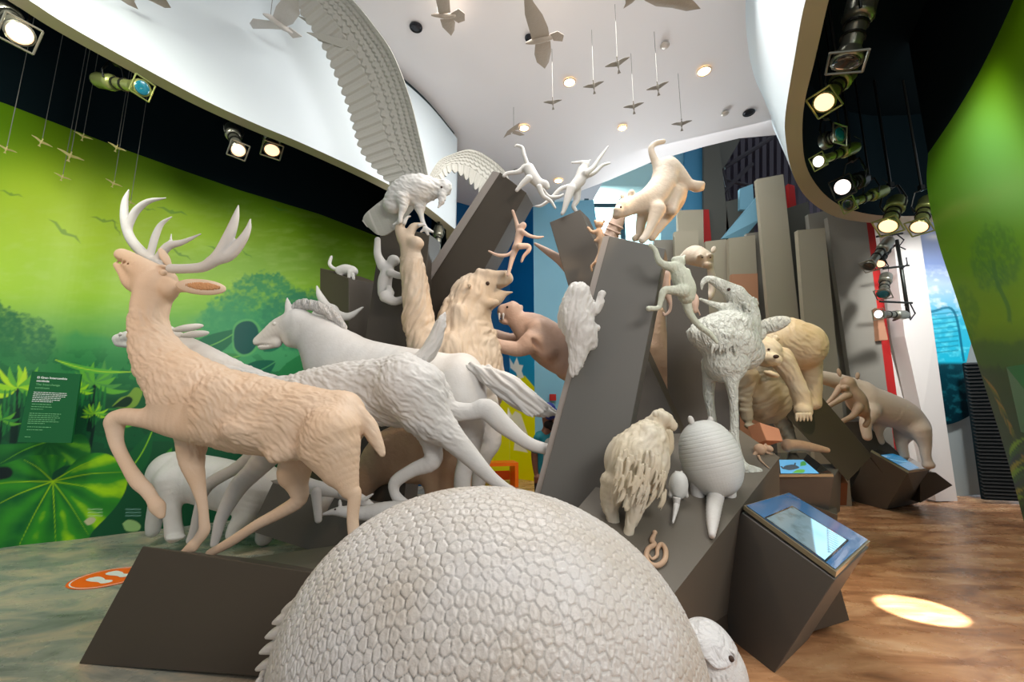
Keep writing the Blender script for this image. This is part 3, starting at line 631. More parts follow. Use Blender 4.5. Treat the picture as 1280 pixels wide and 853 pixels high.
# ribbed roof outside the ceiling edge
mb = MB(); 
for k in range(16):
    x = 890+k*9; mb.hexa([P(x, 150, 11.6), P(x+5, 150, 11.6), P(x+5, 270, 10.8), P(x, 270, 10.8)], [P(x, 150, 11.9), P(x+5, 150, 11.9), P(x+5, 270, 11.1), P(x, 270, 11.1)])
o = mb.build('roof_rib', mat('roof_rib', L(58, 50, 60), .5, .3)); o.name = 'trim_5'; o['kind'] = 'structure'
struct('ceiling_atrium', [P(870, 140, 12.2), P(1090, 140, 12.2), P(1090, 560, 11.6), P(870, 330, 11.6)], [(0, 1, 2, 3)], mat('roof_deck', L(92, 80, 94), .6))
mb = MB(); 
for a, b_, w in [((905, 210, 10.6), (965, 172, 10.6), 3), ((904, 240, 10.6), (940, 205, 10.6), 3), ((906, 225, 10.6), (950, 235, 10.6), 2), ((903, 212, 10.6), (912, 250, 10.6), 2)]: mb.tube([P(*a), P(*b_)], w*.02, 6)
tag(mb.build('roof_truss', mat('truss', L(50, 44, 50), .5, .3), None, False, P(905, 250, 10.6)), 'dark steel truss under the ribbed roof', 'truss')
# light slot, pillar, sea mural, grey plinth wall, louvre
struct('trim_6', [P(1111, 285, 8.3), P(1116, 285, 8.3), P(1137, 486, 8.3), P(1133, 486, 8.3)], [(0, 1, 2, 3)], mat('light_slot', (.9, .95, 1, 1), .4, emit=((.85, .93, 1, 1), 1.6)))
PB = [P(1130, 420, 7.7), P(1197, 625, 8.2)]
def wallpoly(name, pts, m, th=.2): 
    p = [P(*q) for q in pts]; n = np.cross(p[1]-p[0], p[-1]-p[0]); n /= np.linalg.norm(n); n = n if n[1] > 0 else -n
    o = MB().prism(p, n*th).build(name, m); o['kind'] = 'structure'; return o
wallpoly('wall_pillar', [(1112, 262, 7.9), (1146, 262, 7.9), (1168, 420, 8.05), (1183, 531, 8.2), (1197, 627, 8.35), (1170, 627, 8.2), (1153, 520, 8.1), (1131, 420, 8.0)], M['pillar'], .3)
wallpoly('wall_far_right', [(1140, 262, 8.7), (1262, 262, 8.5), (1262, 616, 8.7), (1195, 621, 8.85)], mat('grey_wall', L(150, 158, 156), .6), .2)
def fsea(c):
    c.grad([(270, (150, 160, 205)), (300, (176, 190, 226)), (330, (150, 172, 222)), (355, (196, 222, 244)), (385, (120, 205, 235)), (400, (60, 190, 220)), (452, (20, 190, 220)), (456, (8, 60, 72)), (530, (4, 34, 44))])
    n = fbm(c.x/9, c.y/5, 91); c.put(np.clip((n-.45)*4, 0, 1)*np.clip((c.y-330)/15, 0, 1)*(c.y < 395), (240, 250, 255), .8); c.put(np.clip((n-.5)*5, 0, 1)*(c.y > 395)*(c.y < 452), (120, 240, 250), .6)
    c.put(np.clip((n-.5)*5, 0, 1)*(c.y > 456), (30, 110, 120), .7); c.glow(1168, 296, 10, 4, (255, 255, 255), .9)
    for k in range(9): c.line([(1162, 394+k*6), (1198, 390+k*6)], 1.5, (10, 140, 170), .8)
    c.line([(1163, 390), (1192, 389), (1205, 452)], 3, (0, 110, 140), .9)
nu_, nz_ = 90, 220
V = []
for i in range(nu_):
    for j in range(nz_):
        u = i/(nu_-1); v = j/(nz_-1); yb = 531-(u**1.6)*14
        y = 264*(1-v)+yb*v; xl = np.interp(y, [264, 420, 531], [1142, 1168, 1183]); xr = np.interp(y, [264, 420, 454, 520], [1210, 1216, 1208, 1217])
        V.append(P(xl+(xr-xl)*u, y, 8.63-.06*u))
V = np.array(V); i = (np.arange(nu_-1)[:, None]*nz_+np.arange(nz_-1)[None]).ravel(); Q = np.stack([i, i+1, i+nz_+1, i+nz_], 1)
c = Canvas(*proj(V).T); fsea(c); mm = vcmat('sea_photo_print', .3); o = meshobj('sea_mural', V, Q, mm, None, False, P(1200, 530, 8.3)); paint(o, c.c); tag(o, 'tall sea and sky photo print on wall beside pale pillar', 'mural')
g = thing('louvre_grille', 'dark slatted air grille right of the sea photo print', 'grille', P(1250, 626, 8.0))
LQ = [(1208, 454), (1250, 452), (1300, 628), (1232, 625)]
mb = MB(); mb.prism([P(x, y, 8.12) for x, y in LQ], (0, .08, 0)); mb.build('backing', M['void'], g)
mb = MB()
for k in range(38):
    t = (k+.5)/38; a = np.array(LQ[0])*(1-t)+np.array(LQ[3])*t; b_ = np.array(LQ[1])*(1-t)+np.array(LQ[2])*t
    A_, B2 = P(a[0], a[1], 8.05), P(b_[0], b_[1], 8.05); mb.prism([A_, B2, B2+[0, .05, .03], A_+[0, .05, .03]], (0, 0, .012))
mb.build('slat', mat('louvre_slat', L(46, 46, 44), .5, .3), g)
# ------------------------------------------------------------------ tilted grey blocks the statues stand on
M['slab'] = mat('block_laminate', L(94, 88, 78), .55, bump=[(40, .03, .002, (0, 0, 0))])
M['slab_g'] = mat('block_laminate_grey', L(92, 90, 85), .55)
M['slab_d'] = mat('block_laminate_dark', L(70, 62, 52), .55)
M['edge'] = mat('block_edge', L(150, 142, 136), .5)
def planar(p):
    n = np.cross(p[1]-p[0], p[3]-p[0]); d = p[2]-CAMP; t = ((p[0]-CAMP)@n)/(d@n); return [p[0], p[1], CAMP+d*t, p[3]]+list(p[4:])
def away(p, th, tilt=0):
    n = np.cross(p[1]-p[0], p[3]-p[0]); n /= np.linalg.norm(n)
    if n@(p[0]-CAMP) < 0: n = -n
    return n*th
def slab(label, quad, th, m, off=None, ground=True, cat='block', extra=None, name='tilted_block', drop=False):
    """quad: seen front face TL TR BR BL as (px, py, Y); off: world offset to the back face"""
    p = planar([P(*q) for q in quad]); o_ = away(p, th) if off is None else np.array(off, float)
    if drop:                                    # run the lower end on down to the floor
        for a_, b_ in ((1, 2), (0, 3)):
            A_, B2 = p[a_], p[b_]; zt = .02-min(0, o_[2]); p[b_] = A_+(B2-A_)*((A_[2]-zt)/(A_[2]-B2[2]))
    c = np.mean(p, 0)+o_/2; c[2] = min(0.0 if ground else 9, min(min(q[2], (q+o_)[2]) for q in p))
    c[2] = min(q[2] for q in p)
    t = thing(name, label, cat, c); o = MB().prism(p, o_).build('body', m, t); bevel(o, .004, 1)
    if extra: extra(t)
    return t, p, o_
S = {}
slab('broad dark block under the deer, tilted, nearest on the left', [(178, 683, 2.92), (430, 722, 2.72), (385, 850, 2.95), (98, 830, 3.10)], .5, M['slab_d'], (.30, .62, -.26))
slab('flat low block behind the deer block, seen from above', [(300, 699, 3.75), (420, 682, 3.85), (440, 722, 3.3), (330, 717, 3.3)], .1, M['slab'], (0.05, .1, -.45))
slab('slate grey block behind the deer hind legs', [(341, 603, 4.7), (500, 642, 4.5), (470, 715, 4.6), (312, 664, 4.9)], .5, M['slab_g'], (.25, .55, -.12), extra=lambda t: MB().prism([P(338, 601, 4.69), P(500, 639, 4.49), P(500, 643, 4.49), P(341, 604, 4.69)], (.04, .1, 0)).build('edge', M['edge'], t))
def ledge(t): MB().hexa([P(754, 296, 3.9), P(762, 294.5, 3.86), P(673, 628, 3.66), P(667, 622, 3.7)], [P(758, 297, 3.98), P(765, 297, 3.98), P(680, 628, 3.76), P(671, 622, 3.76)]).build('edge', M['edge'], t)
slab('tallest dark slab in the middle, its bright left edge towards us', [(762, 295, 3.86), (832, 311, 3.72), (757, 690, 3.35), (658, 680, 3.6)], .1, M['slab_g'], (.14, .34, 0.02), extra=ledge)
def l2(t): MB().hexa([P(616, 214, 4.92), P(625, 216, 4.88), P(505, 402, 5.56), P(494, 399, 5.6)], [P(618, 215, 4.98), P(627, 217, 4.98), P(507, 403, 5.66), P(498, 400, 5.66)]).build('edge', M['edge'], t)
slab('long dark slab leaning right behind the eagle', [(625, 215, 4.88), (658, 241, 4.8), (548, 440, 5.65), (487, 430, 5.7)], .1, M['slab_d'], (.10, .32, .0), extra=l2, drop=True)
slab('short dark slab under the leaping long-tailed monkey', [(687, 278, 4.95), (725, 262, 4.9), (766, 352, 4.7), (714, 370, 4.8)], .1, M['slab_d'], (.16, .3, .03), drop=True)
slab('dark column under the giant eagle', [(477, 281, 5.3), (537, 293, 5.15), (520, 470, 5.0), (450, 470, 5.2)], .4, M['slab_d'], (.05, .5, .10), drop=True)
slab('dark square column with a small monkey on top', [(400, 335, 6.1), (436, 348, 5.8), (436, 520, 5.7), (400, 520, 6.0)], .4, M['slab_d'], (.45, .40, .0), drop=True)
slab('dark board standing behind the middle slab, right side', [(833, 325, 4.9), (884, 336, 4.8), (895, 585, 4.6), (835, 585, 4.7)], .1, M['slab_d'], (.1, .25, .0), drop=True)
slab('dark board behind the middle slab, lower and wider', [(868, 420, 5.3), (925, 430, 5.2), (925, 640, 5.0), (862, 640, 5.1)], .1, M['slab_d'], (.1, .25, .0), drop=True)
def plinth():
    # sloping top with armadillos, and its dark right flank
    A, B2, C, D = P(974, 572, 3.95), P(834, 752, 2.55), P(668, 700, 2.7), P(800, 545, 4.35)
    E2, F2 = P(925, 538, 4.5), P(930, 537, 4.5)
    t = thing('tilted_block', 'large sloping grey block carrying the armadillos and snake', 'block', (float(B2[0]), float(B2[1])+.5, 0))
    top = [A, B2, C, D, E2]; k = len(top)
    bot = [np.array([p[0], p[1]+(.45 if p[1] < 3 else .1), 0.02]) for p in top]
    bot[1] = P(868, 800, 3.1); bot[1][2] = 0.0; bot[0] = P(972, 672, 4.6); bot[0][2] = 0
    nn = np.cross(A-B2, D-B2)
    for i in (2, 4): d_ = top[i]-CAMP; top[i] = CAMP+d_*(((B2-CAMP)@nn)/(d_@nn))
    mb = MB(); mb.add(top+bot, [tuple(range(k)), tuple(range(2*k-1, k-1, -1))]+[(i, (i+1) % k, (i+1) % k+k, i+k) for i in range(k)])
    o = mb.build('body', M['slab'], t); bevel(o, .004, 1)
    return top
PL = plinth()
def plane_hit(px, py, tri):
    a, b_, c_ = tri; n = np.cross(b_-a, c_-a); d = ray(px, py); t = ((a-CAMP)@n)/(d@n); return CAMP+d*t
def onpl(px, py): return float(plane_hit(px, py, (PL[0], PL[1], PL[3]))[1])
slab('small block tinted with orange light right of the terror bird leg', [(949, 528, 4.7), (974, 536, 4.6), (979, 552, 4.5), (958, 551, 4.6)], .1, mat('orange_light_block', L(190, 128, 92), .6), (-.05, .15, -.05))  # orange light on this face is put into its colour
slab('nearly black leaning slab under the bear paw', [(974, 512, 5.2), (1027, 496, 5.35), (1090, 570, 5.3), (1060, 602, 5.1)], .1, M['slab_d'], (.25, .5, .12))
slab('dark leaning slab under the tapir, right of the bear slab', [(1050, 528, 7.15), (1078, 527, 7.25), (1130, 572, 7.3), (1110, 600, 7.1)], .1, M['slab_d'], (.35, .5, .05))
slab('dark wedge block at the foot of the pale pillar', [(1150, 590, 7.3), (1170, 591, 7.3), (1191, 607, 7.3), (1150, 629, 7.45)], .1, M['slab_d'], (.1, .35, .0))
slab('low grey block behind the nearest screen kiosk', [(1000, 626, 5.0), (1047, 644, 4.8), (1045, 690, 5.0), (1000, 690, 5.2)], .1, M['slab'], (.25, .35, .0))
slab('dark support block under the nearest screen kiosk', [(985, 735, 3.35), (1050, 733, 3.35), (1062, 776, 3.4), (1010, 792, 3.4)], .1, M['slab_d'], (.1, .3, -.05))
slab('dark block between the big sloping block and nearest kiosk', [(862, 735, 3.0), (905, 690, 3.5), (912, 800, 3.2), (880, 810, 3.1)], .1, M['slab_d'], (.1, .3, .0))
# ---- screen kiosks
M['bezel'] = mat('kiosk_bezel', L(52, 116, 172), .18, coat=.8); M['screen_blk'] = mat('screen_black', (.01, .015, .02, 1), .1, coat=1)
M['k_edge'] = mat('kiosk_edge', L(170, 158, 130), .35, .5)
def screen_mat(name, kind):
    m = bpy.data.materials.new(name); m.use_nodes = True; nt = m.node_tree; b = nt.nodes['Principled BSDF']; a = nt.nodes.new('ShaderNodeAttribute'); a.attribute_name = 'paint'
    nt.links.new(a.outputs['Color'], b.inputs['Base Color']); nt.links.new(a.outputs['Color'], b.inputs['Emission Color']); b.inputs['Emission Strength'].default_value = .55; b.inputs['Roughness'].default_value = .12; return m
def screen(parent, quad, fn, name='screen'):
    nu_, nz_ = 60, 50; q = [P(*a) for a in quad]; V = []; U = []
    for i in range(nu_):
        for j in range(nz_):
            u, v = i/(nu_-1), j/(nz_-1); V.append((q[0]*(1-u)+q[1]*u)*(1-v)+(q[3]*(1-u)+q[2]*u)*v); U.append((u*100, v*100))
    i = (np.arange(nu_-1)[:, None]*nz_+np.arange(nz_-1)[None]).ravel(); Q = np.stack([i, i+1, i+nz_+1, i+nz_], 1)
    U = np.array(U); c = Canvas(U[:, 0], U[:, 1]); fn(c); o = meshobj(name, np.array(V), Q, screen_mat('screen_picture', 0), parent, False); paint(o, c.c); return o
def lift(quad, d):   # raise a screen towards the viewer's side of its own plane, metres
    p = [P(*a) for a in quad]; n = np.cross(p[1]-p[0], p[3]-p[0]); n /= np.linalg.norm(n); n = n if n[2] > 0 else -n
    out = []
    for a in p:
        q = proj(a+n*d); out.append((q[0], q[1], (a+n*d)[1]))
    return out
def f1(c):
    c.c[:] = lin((90, 110, 118)); n = fbm(c.x/12, c.y/12, 5); c.put(np.clip((n-.45)*3, 0, 1), (60, 74, 76), .8)
    m = np.clip((c.x*.5+c.y-86)/3, 0, 1); c.put(m, (150, 205, 232)); 
    for k in range(10): c.line([(30+k*7, 96-k*2.6), (34+k*7, 110-k*2.6)], 1.5, (20, 60, 80), .9)
    c.line([(25, 97), (100, 68)], 1.6, (10, 40, 60), .9); c.glow(60, 70, 14, 18, (120, 160, 180), .5)
def f2(c):
    c.c[:] = lin((92, 158, 200)); c.poly([(8, 30), (30, 22), (60, 40), (50, 62), (30, 60), (14, 50)], (60, 74, 84), 1, 2, 4); c.line([(10, 30), (4, 50)], 6, (50, 60, 70)); c.line([(50, 56), (58, 76)], 5, (50, 60, 70))
    c.poly([(30, 2), (60, 4), (70, 26), (48, 24)], (90, 150, 70), 1, 3, 3); c.poly([(66, 50), (90, 60), (98, 88), (80, 80)], (70, 140, 70), 1, 3, 3)
def f3(c):
    c.c[:] = lin((38, 110, 150)); c.line([(10, 30), (50, 50), (90, 55)], 3, (150, 200, 220), .8); c.line([(40, 60), (60, 80)], 3, (120, 180, 200), .8)
def kiosk(label, face, right, topq, scr, fn, bez=None):
    c = np.mean([P(*q) for q in face], 0); c[2] = 0
    t = thing('screen_kiosk', label, 'kiosk', c)
    f = [P(*q) for q in face]; nf_ = np.cross(f[1]-f[0], f[2]-f[0]); f = f[:3]+[CAMP+(q-CAMP)*(((f[0]-CAMP)@nf_)/((q-CAMP)@nf_)) for q in f[3:]]; r = [P(*q) for q in right]  # right: back edge of the right flank, top then bottom
    off_t = r[0]-f[1]; off_b = r[1]-f[2]
    back = [f[0]+off_t, r[0], r[1]]+[q+off_b for q in f[3:]]
    n = len(f); back = back[:3]+[q+off_b for q in f[3:]]
    mb = MB(); mb.add(f+back, [tuple(range(n)), tuple(range(2*n-1, n-1, -1))]+[(i, i+n, (i+1) % n+n, (i+1) % n) for i in range(n)])
    bevel(mb.build('body', M['slab_g'], t), .004, 1)
    tq = planar([P(*q) for q in topq]); n_ = np.cross(tq[1]-tq[0], tq[3]-tq[0]); n_ /= np.linalg.norm(n_); n_ = n_ if n_[2] > 0 else -n_
    tq = [q+n_*.034 for q in tq]; MB().prism(tq, -n_*.03).build('top_frame', M['k_edge'], t)
    g = [tq[0]+(q-tq[0])*1.0 for q in tq]; cc = np.mean(g, 0); g = [cc+(q-cc)*.965+n_*.004 for q in g]
    bz = MB().prism(g, n_*.003).build('bezel', M['bezel'] if bez is None else bez, t)
    s_ = [P(*q) for q in scr]; pn = g[0]+n_*.003
    def onp(q, h):
        d = ray(q[0], q[1]); return CAMP+d*(((pn+n_*h-CAMP)@n_)/(d@n_))
    rim = [onp(q, .002) for q in scr]; cc = np.mean(rim, 0); MB().prism([cc+(q-cc)*1.06 for q in rim], -n_*.002).build('screen_rim', M['screen_blk'], bz)
    sq = [onp(q, .004) for q in scr]; sq = [(*proj(q), q[1]) for q in sq]; screen(t, sq, fn)
    return t
kiosk('nearest and largest screen kiosk, tilted towards the armadillo block', [(927, 641, 3.3), (1044, 725, 2.55), (968, 842, 3.0), (905, 800, 3.25), (894, 705, 3.45)], [(1086, 684, 2.95), (1010, 800, 3.4)],
      [(929, 638, 3.3), (1044, 723, 2.55), (1086, 683, 2.95), (985, 621, 3.75)], [(958, 648, 3), (991, 634, 3), (1058, 675, 3), (1031, 700, 3)], lambda c: (f1(c)))
kiosk('right-hand screen kiosk standing near the pale pillar', [(1088, 565, 7.05), (1135, 592, 6.6), (1108, 637, 7.6), (1053, 629, 7.7)], [(1162, 588, 7.3), (1148, 629, 8.0)],
      [(1088, 565, 7.05), (1135, 592, 6.6), (1162, 588, 7.2), (1112, 563, 7.6)], [(1101, 569, 7), (1120, 567, 7), (1149, 585, 7), (1136, 588, 7)], f3, M['screen_blk'])
kiosk('small screen kiosk showing a swimming turtle under the bear', [(972, 597, 4.9), (1042, 597, 4.7), (1034, 650, 5.0), (968, 650, 5.1)], [(1052, 580, 5.4), (1050, 640, 5.4)],
      [(974, 597, 4.85), (1042, 597, 4.7), (1008, 570, 5.5), (968, 570, 5.5)], [(976, 592, 5), (1024, 592, 5), (1004, 575, 5), (974, 575, 5)], f2, M['screen_blk'])
# copper floor-level face beside the turtle kiosk
slab('dark copper-tinted block right of the turtle kiosk', [(1030, 583, 5.6), (1046, 582, 5.6), (1060, 604, 5.5), (1044, 604, 5.4)], .1, mat('copper_dark', L(120, 72, 44), .6), (.1, .2, -.3))
# ------------------------------------------------------------------ statues
def fur(s=26, st=.5, rot=(0, 0, 0), ratio=5): return [((s*ratio, s*ratio, s), st, .012, rot), (6, .15, .02, (0, 0, 0))]
M['plaster'] = mat('plaster', (.63, .615, .59, 1), .62, bump=[(28, .12, .01, (0, 0, 0))], vary=(5, (.55, .525, .49, 1), .25))
M['plaster_fur'] = mat('plaster_fur', (.63, .615, .59, 1), .65, bump=[(60, .12, .006, (0, 0, 0))], vary=(5, (.55, .525, .49, 1), .25))
M['plaster_warm_light'] = mat('plaster_warm_light_fur', L(214, 192, 170), .6, bump=[(60, .12, .006, (0, 0, 0))], vary=(3, L(202, 170, 138), .3))  # warm lamp light is put into the stag's plaster colour
M['plaster_warm_light_smooth'] = mat('plaster_warm_light', L(212, 186, 160), .6, bump=[(30, .1, .01, (0, 0, 0))])  # same warm light tint, on a smoother surface
M['plaster_brown'] = mat('plaster_brown', L(196, 166, 138), .6, bump=[(20, .2, .012, (0, 0, 0))], vary=(4, L(170, 138, 112), .3))
M['plaster_pink'] = mat('plaster_pink', L(212, 184, 166), .6, bump=[(26, .2, .01, (0, 0, 0))], vary=(4, L(190, 154, 132), .3))
M['plaster_green_light'] = mat('plaster_green_tint', L(196, 200, 182), .62, bump=[((60, 60, 18), .45, .012, (0, 20, 30)), (9, .2, .02, (0, 0, 0))])  # green light is put into the plaster colour
M['hollow'] = mat('dark_mouth', L(60, 40, 28), .7)
def pts(s, Y):
    out = []
    for q in s.split(';'):
        v = [float(a) for a in q.split(',')]; out.append((v[0], v[1], Y+(v[3] if len(v) > 3 else 0), v[2]))
    return out
class An(Sculpt):
    def __init__(s, Y, flat=.8, k=7): super().__init__(flat, k); s.Y = Y
    def l(s, st, dy=0, k=None, flat=None, n=4, cut=False): return s.limb(pts(st, s.Y+dy), k, flat, n if len(st.split(';')) > 2 else 1, cut)
    def b(s, x, y, rx, ry, rz=None, rot=0, dy=0, k=None, cut=False, yaw=0): return s.blob(x, y, s.Y+dy, rx, ry, rz, rot, k, cut, yaw)
def statue(label, foot, Y, an, m, px=1.5, name='animal_statue', cat='statue', group=None):
    p = P(foot[0], foot[1], Y); t = thing(name, label, cat, p, group); an.build('body', m, t, px); return t
def part(t, name, an, m, px=1.2): return an.build(name, m, t, px)
# ---- deer
a = An(3.05, .75, 9)
a.l('248,502,56;320,519,55;405,530,46', flat=.62); a.b(425, 530, 34, 44, 34, 10)
a.l('240,488,50;205,455,38;187,415,27;188,385,25;194,362,26', flat=.72)
a.l('199,352,24;181,340,20;162,325,13.5;153,319,10.5', flat=.8, k=6); a.l('192,360,19;168,354,14;156,341,9;148,332,6.5', k=5, flat=.75); a.b(212, 362, 12, 15, 18, k=8)
a.b(206, 337, 9, 4.5, 19, 15, k=5)
a.l('137,322.5,2.6;150,327,2.6;160,332,2;168,337,1', -.03, k=2, cut=True, n=2, flat=6); a.b(158, 314, 3.5, 2, 3, 15, dy=-.07, k=1.5, cut=True); a.b(203, 344, 6, 3, 4, 15, dy=-.14, k=2, cut=True)
a.l('214,358,8;232,360,7', -.03); a.b(252, 359, 31, 12, 5, -4, dy=-.03, k=4); a.b(254, 358, 24, 8, 7, -5, dy=-.066, k=1.5, cut=True); a.b(206, 322, 6, 16, 3, -30, dy=.12)
a.l('262,530,27;235,532,21;200,527,15;160,521,13.5;146,524,14', -.12, k=10); a.l('143,530,13;146,555,9.5;158,580,9;172,602,10.5;184,614,9.5;197,634,7.5', -.12, k=4); a.l('197,634,6.5;202,645,5', -.12)
a.l('240,545,22;240,575,17;247,604,10.5;253,630,7;255,652,7;254,666,8.5;240,684,7,-.03', .06, k=8); a.l('240,684,8.5,-.03;228,691,4,-.05', .06, k=3)
a.l('415,545,38;428,585,22;437,612,13;443,619,9.5;441,650,8;444,690,8;440,704,8.5', -.16, k=9); a.l('402,560,30;418,590,17', -.16)
a.l('378,560,24;371,600,16;374,624,11;350,641,9;320,657,7.5;288,678,7.5;262,692,6', .12, k=7); a.b(360, 588, 14, 22, 14, 5, dy=.1)
a.l('450,518,10,-.02;462,535,11;472,555,8;478,567,4.5', -.02, k=4)
a.b(268, 500, 26, 38, 20, 15, dy=-.13, k=14); a.l('345,568,12;385,560,10;405,530,20', -.12, k=12); a.b(330, 540, 50, 20, 20, 5, dy=-.1, k=14)
t = deer = statue('large warm-tinted stag with antlers, head raised, nearest on the left', (250, 692), 3.05, a, M['plaster_warm_light'], 1.25, 'deer_statue')
g = Sculpt(1, 4)
g.limb([(x, y, 2.97+d, r) for x, y, r, d in [(214, 336, 7, 0), (235, 336, 7, -.03), (256, 333, 7.5, -.06), (274, 319, 8.5, -.08), (286, 296, 7.5, -.1), (294, 274, 5, -.1), (298, 257, 1, -.1)]], n=4, k=3)
g.limb([(x, y, 2.90, r) for x, y, r in [(264, 327, 6), (285, 320, 8), (301, 303, 6.5), (310, 287, 4), (313, 274, 1)]], n=4, k=3); g.limb([(293, 309, 2.88, 2.5), (293, 299, 2.88, 1)], k=2)
part(t, 'antler', g, M['plaster'])
g = Sculpt(1, 4)
for q in [[(206, 336, 7), (190, 326, 7), (176, 314, 7.5), (163, 298, 7), (156, 276, 6), (156, 253, 4.5), (161, 237, 1)], [(160, 285, 5), (169, 265, 5.5), (185, 252, 4), (207, 247.6, 1)], [(196, 326, 6), (210, 308, 6), (228, 303, 4), (251, 292.5, 1)], [(188, 318, 5), (194, 296, 5), (202, 280, 3.5), (215, 271, 1)], [(213, 305, 2.5), (214, 293, 1)]]:
    g.limb([(x, y, 3.2, r) for x, y, r in q], n=4 if len(q) > 2 else 1, k=3)
part(t, 'antler', g, M['plaster'])
eye(t, 204, 341, 2.935, 4.4, M['plaster_warm_light_smooth'])
e_ = An(3.05, 1, 2); e_.b(254, 358, 22, 6.5, 1.5, -5, dy=-.040); part(t, 'ear_shade', e_, mat('ear_shade_brown', L(196, 140, 92), .7, bump=[(90, .6, .01, (0, 0, 0))]))  # brown sheet paints the shade inside the ear
sm_ = lambda v, a, b: np.clip((v-a)/(b-a), 0, 1)
pelt(t, 2.3, 3.4, 3.4, 48, lambda x, y: sm_(y, 372, 400)*(1-sm_(y, 570, 600))*np.where((x < 235) & (y > 505), 0, 1)*(1-.6*sm_(x, 370, 430)))
# ---- running animal with raised tail, long front reaching behind the stag
a = An(3.75, .75, 7)
a.l('505,492,44;455,490,42;400,498,42;350,508,38', flat=.62); a.l('350,505,34;300,480,28;250,445,19;205,423,17', flat=.8); a.l('205,420,17;170,420,11;148,424,8', flat=.8, k=5)
a.l('148,430,5;175,432,7', k=3); a.l('136,427,1.6;160,427,1.6', -.08, k=2, cut=True)
a.b(235, 410, 20, 5.5, 4, -18, dy=-.05, k=2); a.b(244, 418, 18, 5.5, 4, -14, dy=-.12, k=2); a.b(236, 409, 14, 2.6, 4, -18, dy=-.09, k=2, cut=True); a.l('222,424,6;228,436,6')
a.l('520,490,40;535,520,30;560,543,18;585,568,13;610,594,9;628,608,7;641,614,5', -.15, k=9)
a.l('535,485,26;560,512,15;588,515,11;608,512,13.5;628,530,12;648,546,9;664,556,8;688,563,7', .1, k=6)
a.l('530,520,22;540,555,13;540,577,12;516,588,9;495,602,8.5;493,616,6.5;500,626,7;508,628,4', -.02, k=5)
a.l('355,545,24;320,586,15;298,609,13;278,645,9;271,668,7;268,680,6', -.1, k=5); a.l('330,560,14;298,584,9;260,607,9;248,636,6;243,660,6;238,676,6', .1, k=4)
a.b(500, 480, 34, 40, 34, 10, dy=-.08, k=12); a.l('470,470,16;478,496,14', -.10, k=12)
t = statue('white galloping animal with upright tail, behind the stag', (500, 628), 3.75, a, M['plaster_fur'], 1.3)
pelt(t, 2.4, 3.4, 3.2, 35, lambda x, y: (1-sm_(y, 545, 580))*sm_(x, 262, 300)*(1-sm_(x, 560, 590)))
g = An(3.75, 1, 4); g.l('522,452,10;534,442,10.5;544,425,9;551,405,7;556,392,2'); part(t, 'tail', g, M['plaster_fur']); pelt(t, 2, 3.5, 4, -60, None, 'tail')
eye(t, 151, 418, 3.66, 2.6, M['plaster'])
# ---- horse
a = An(4.3, .75, 8)
a.l('440,465,46;490,474,44;545,485,46', flat=.62); a.b(572, 492, 36, 52, 40, 10); a.l('425,455,44;405,430,32;385,412,22;372,402,17', flat=.62)
a.l('372,405,18;352,410,15;334,421,10.5;324,427,8', flat=.7, k=5); a.l('385,420,18;365,424,12', k=6); a.l('345,428,8;328,433,5.5', k=3)
a.l('317,433,1.5;326,431,1.5;338,431,1.2', -.05, k=1.5, cut=True, flat=6); a.b(374, 420, 14, 15, 16, k=6); a.b(321, 424, 2.4, 1.6, 2, 20, dy=-.10, k=1, cut=True)
a.l('361,390,5;360,381,4;359,373,1.2', -.03, k=2); a.b(369, 388, 3.5, 8, 3, 14, dy=.12, k=3)
a.l('576,510,34;586,545,19;584,575,13;578,600,11;578,660,11', -.12, k=8); a.l('590,500,34;606,530,18;614,552,13;603,572,12;598,605,9', .2, k=6)
a.l('430,500,26;425,560,14;420,600,9;400,640,8', .15, k=8)
t = statue('white horse facing left with short mane, behind the galloping animal', (590, 640), 4.3, a, M['plaster'], 1.3, 'horse_statue')
g = An(4.3, .7, 3)
g.l('364,385,4;376,381,7;392,382,8;408,388,8;420,398,7;430,410,4')
part(t, 'mane', g, mat('plaster_mane', (.63, .615, .59, 1), .6, bump=[((90, 30, 20), .9, .02, (0, 0, 0))]))
g = An(4.1, .8, 4); g.l('590,462,9;612,470,12;634,484,15;655,499,15;676,511,10;693,516,4')
for k in range(7): g.l('%f,%f,3;%f,%f,3;%f,%f,3;%f,%f,1.4' % (596+k*2, 460+k*3, 622+k*2, 468+k*4, 650+k, 484+k*5, 690-k*4, 509+k*2.2), -.06, k=1.5)
part(t, 'tail', g, M['plaster']); pelt(t, 5, 4, 12, 38, None, 'tail', 12); pelt(t, 3, 4, 3, 60, None, 'mane', 10); eye(t, 343, 405, 4.19, 2.6, M['plaster'])
# ---- giant ground sloth
a = An(5.0, .8, 7)
a.l('580,480,52;582,440,44;580,405,34;588,375,27', flat=.8); a.l('592,366,24;606,356,19;622,352,13;632,347,9', flat=.8, k=6); a.l('600,376,16;618,374,10;630,367,5;639,364,3', k=5, flat=.8)
a.l('622,359,2;634,359,4;648,357,6', -.06, k=1.5, cut=True, flat=6); a.l('600,340,5;616,343,5;628,342,4', -.1, k=4); a.b(587, 357, 4, 4, 4, dy=-.24, k=2); a.l('596,372,6;608,379,6;620,378,4', -.12, k=4); a.b(609, 354, 5, 4, 4, dy=-.2, k=2, cut=True); a.b(636, 349, 5, 5, 7, 20, k=3); a.b(609, 346, 7, 4, 12, k=5)
a.l('560,445,34;536,438,24;524,405,20;520,370,17.5;516,335,15.5;513,315,12.5;507,296,10', -.25, k=8); a.l('504,298,8;500,286,6;504,277,3.5', -.28, k=3); a.l('510,296,7;517,284,5;526,281,3', -.28, k=3); a.b(520, 304, 10, 9, 8, dy=-.31, k=5)
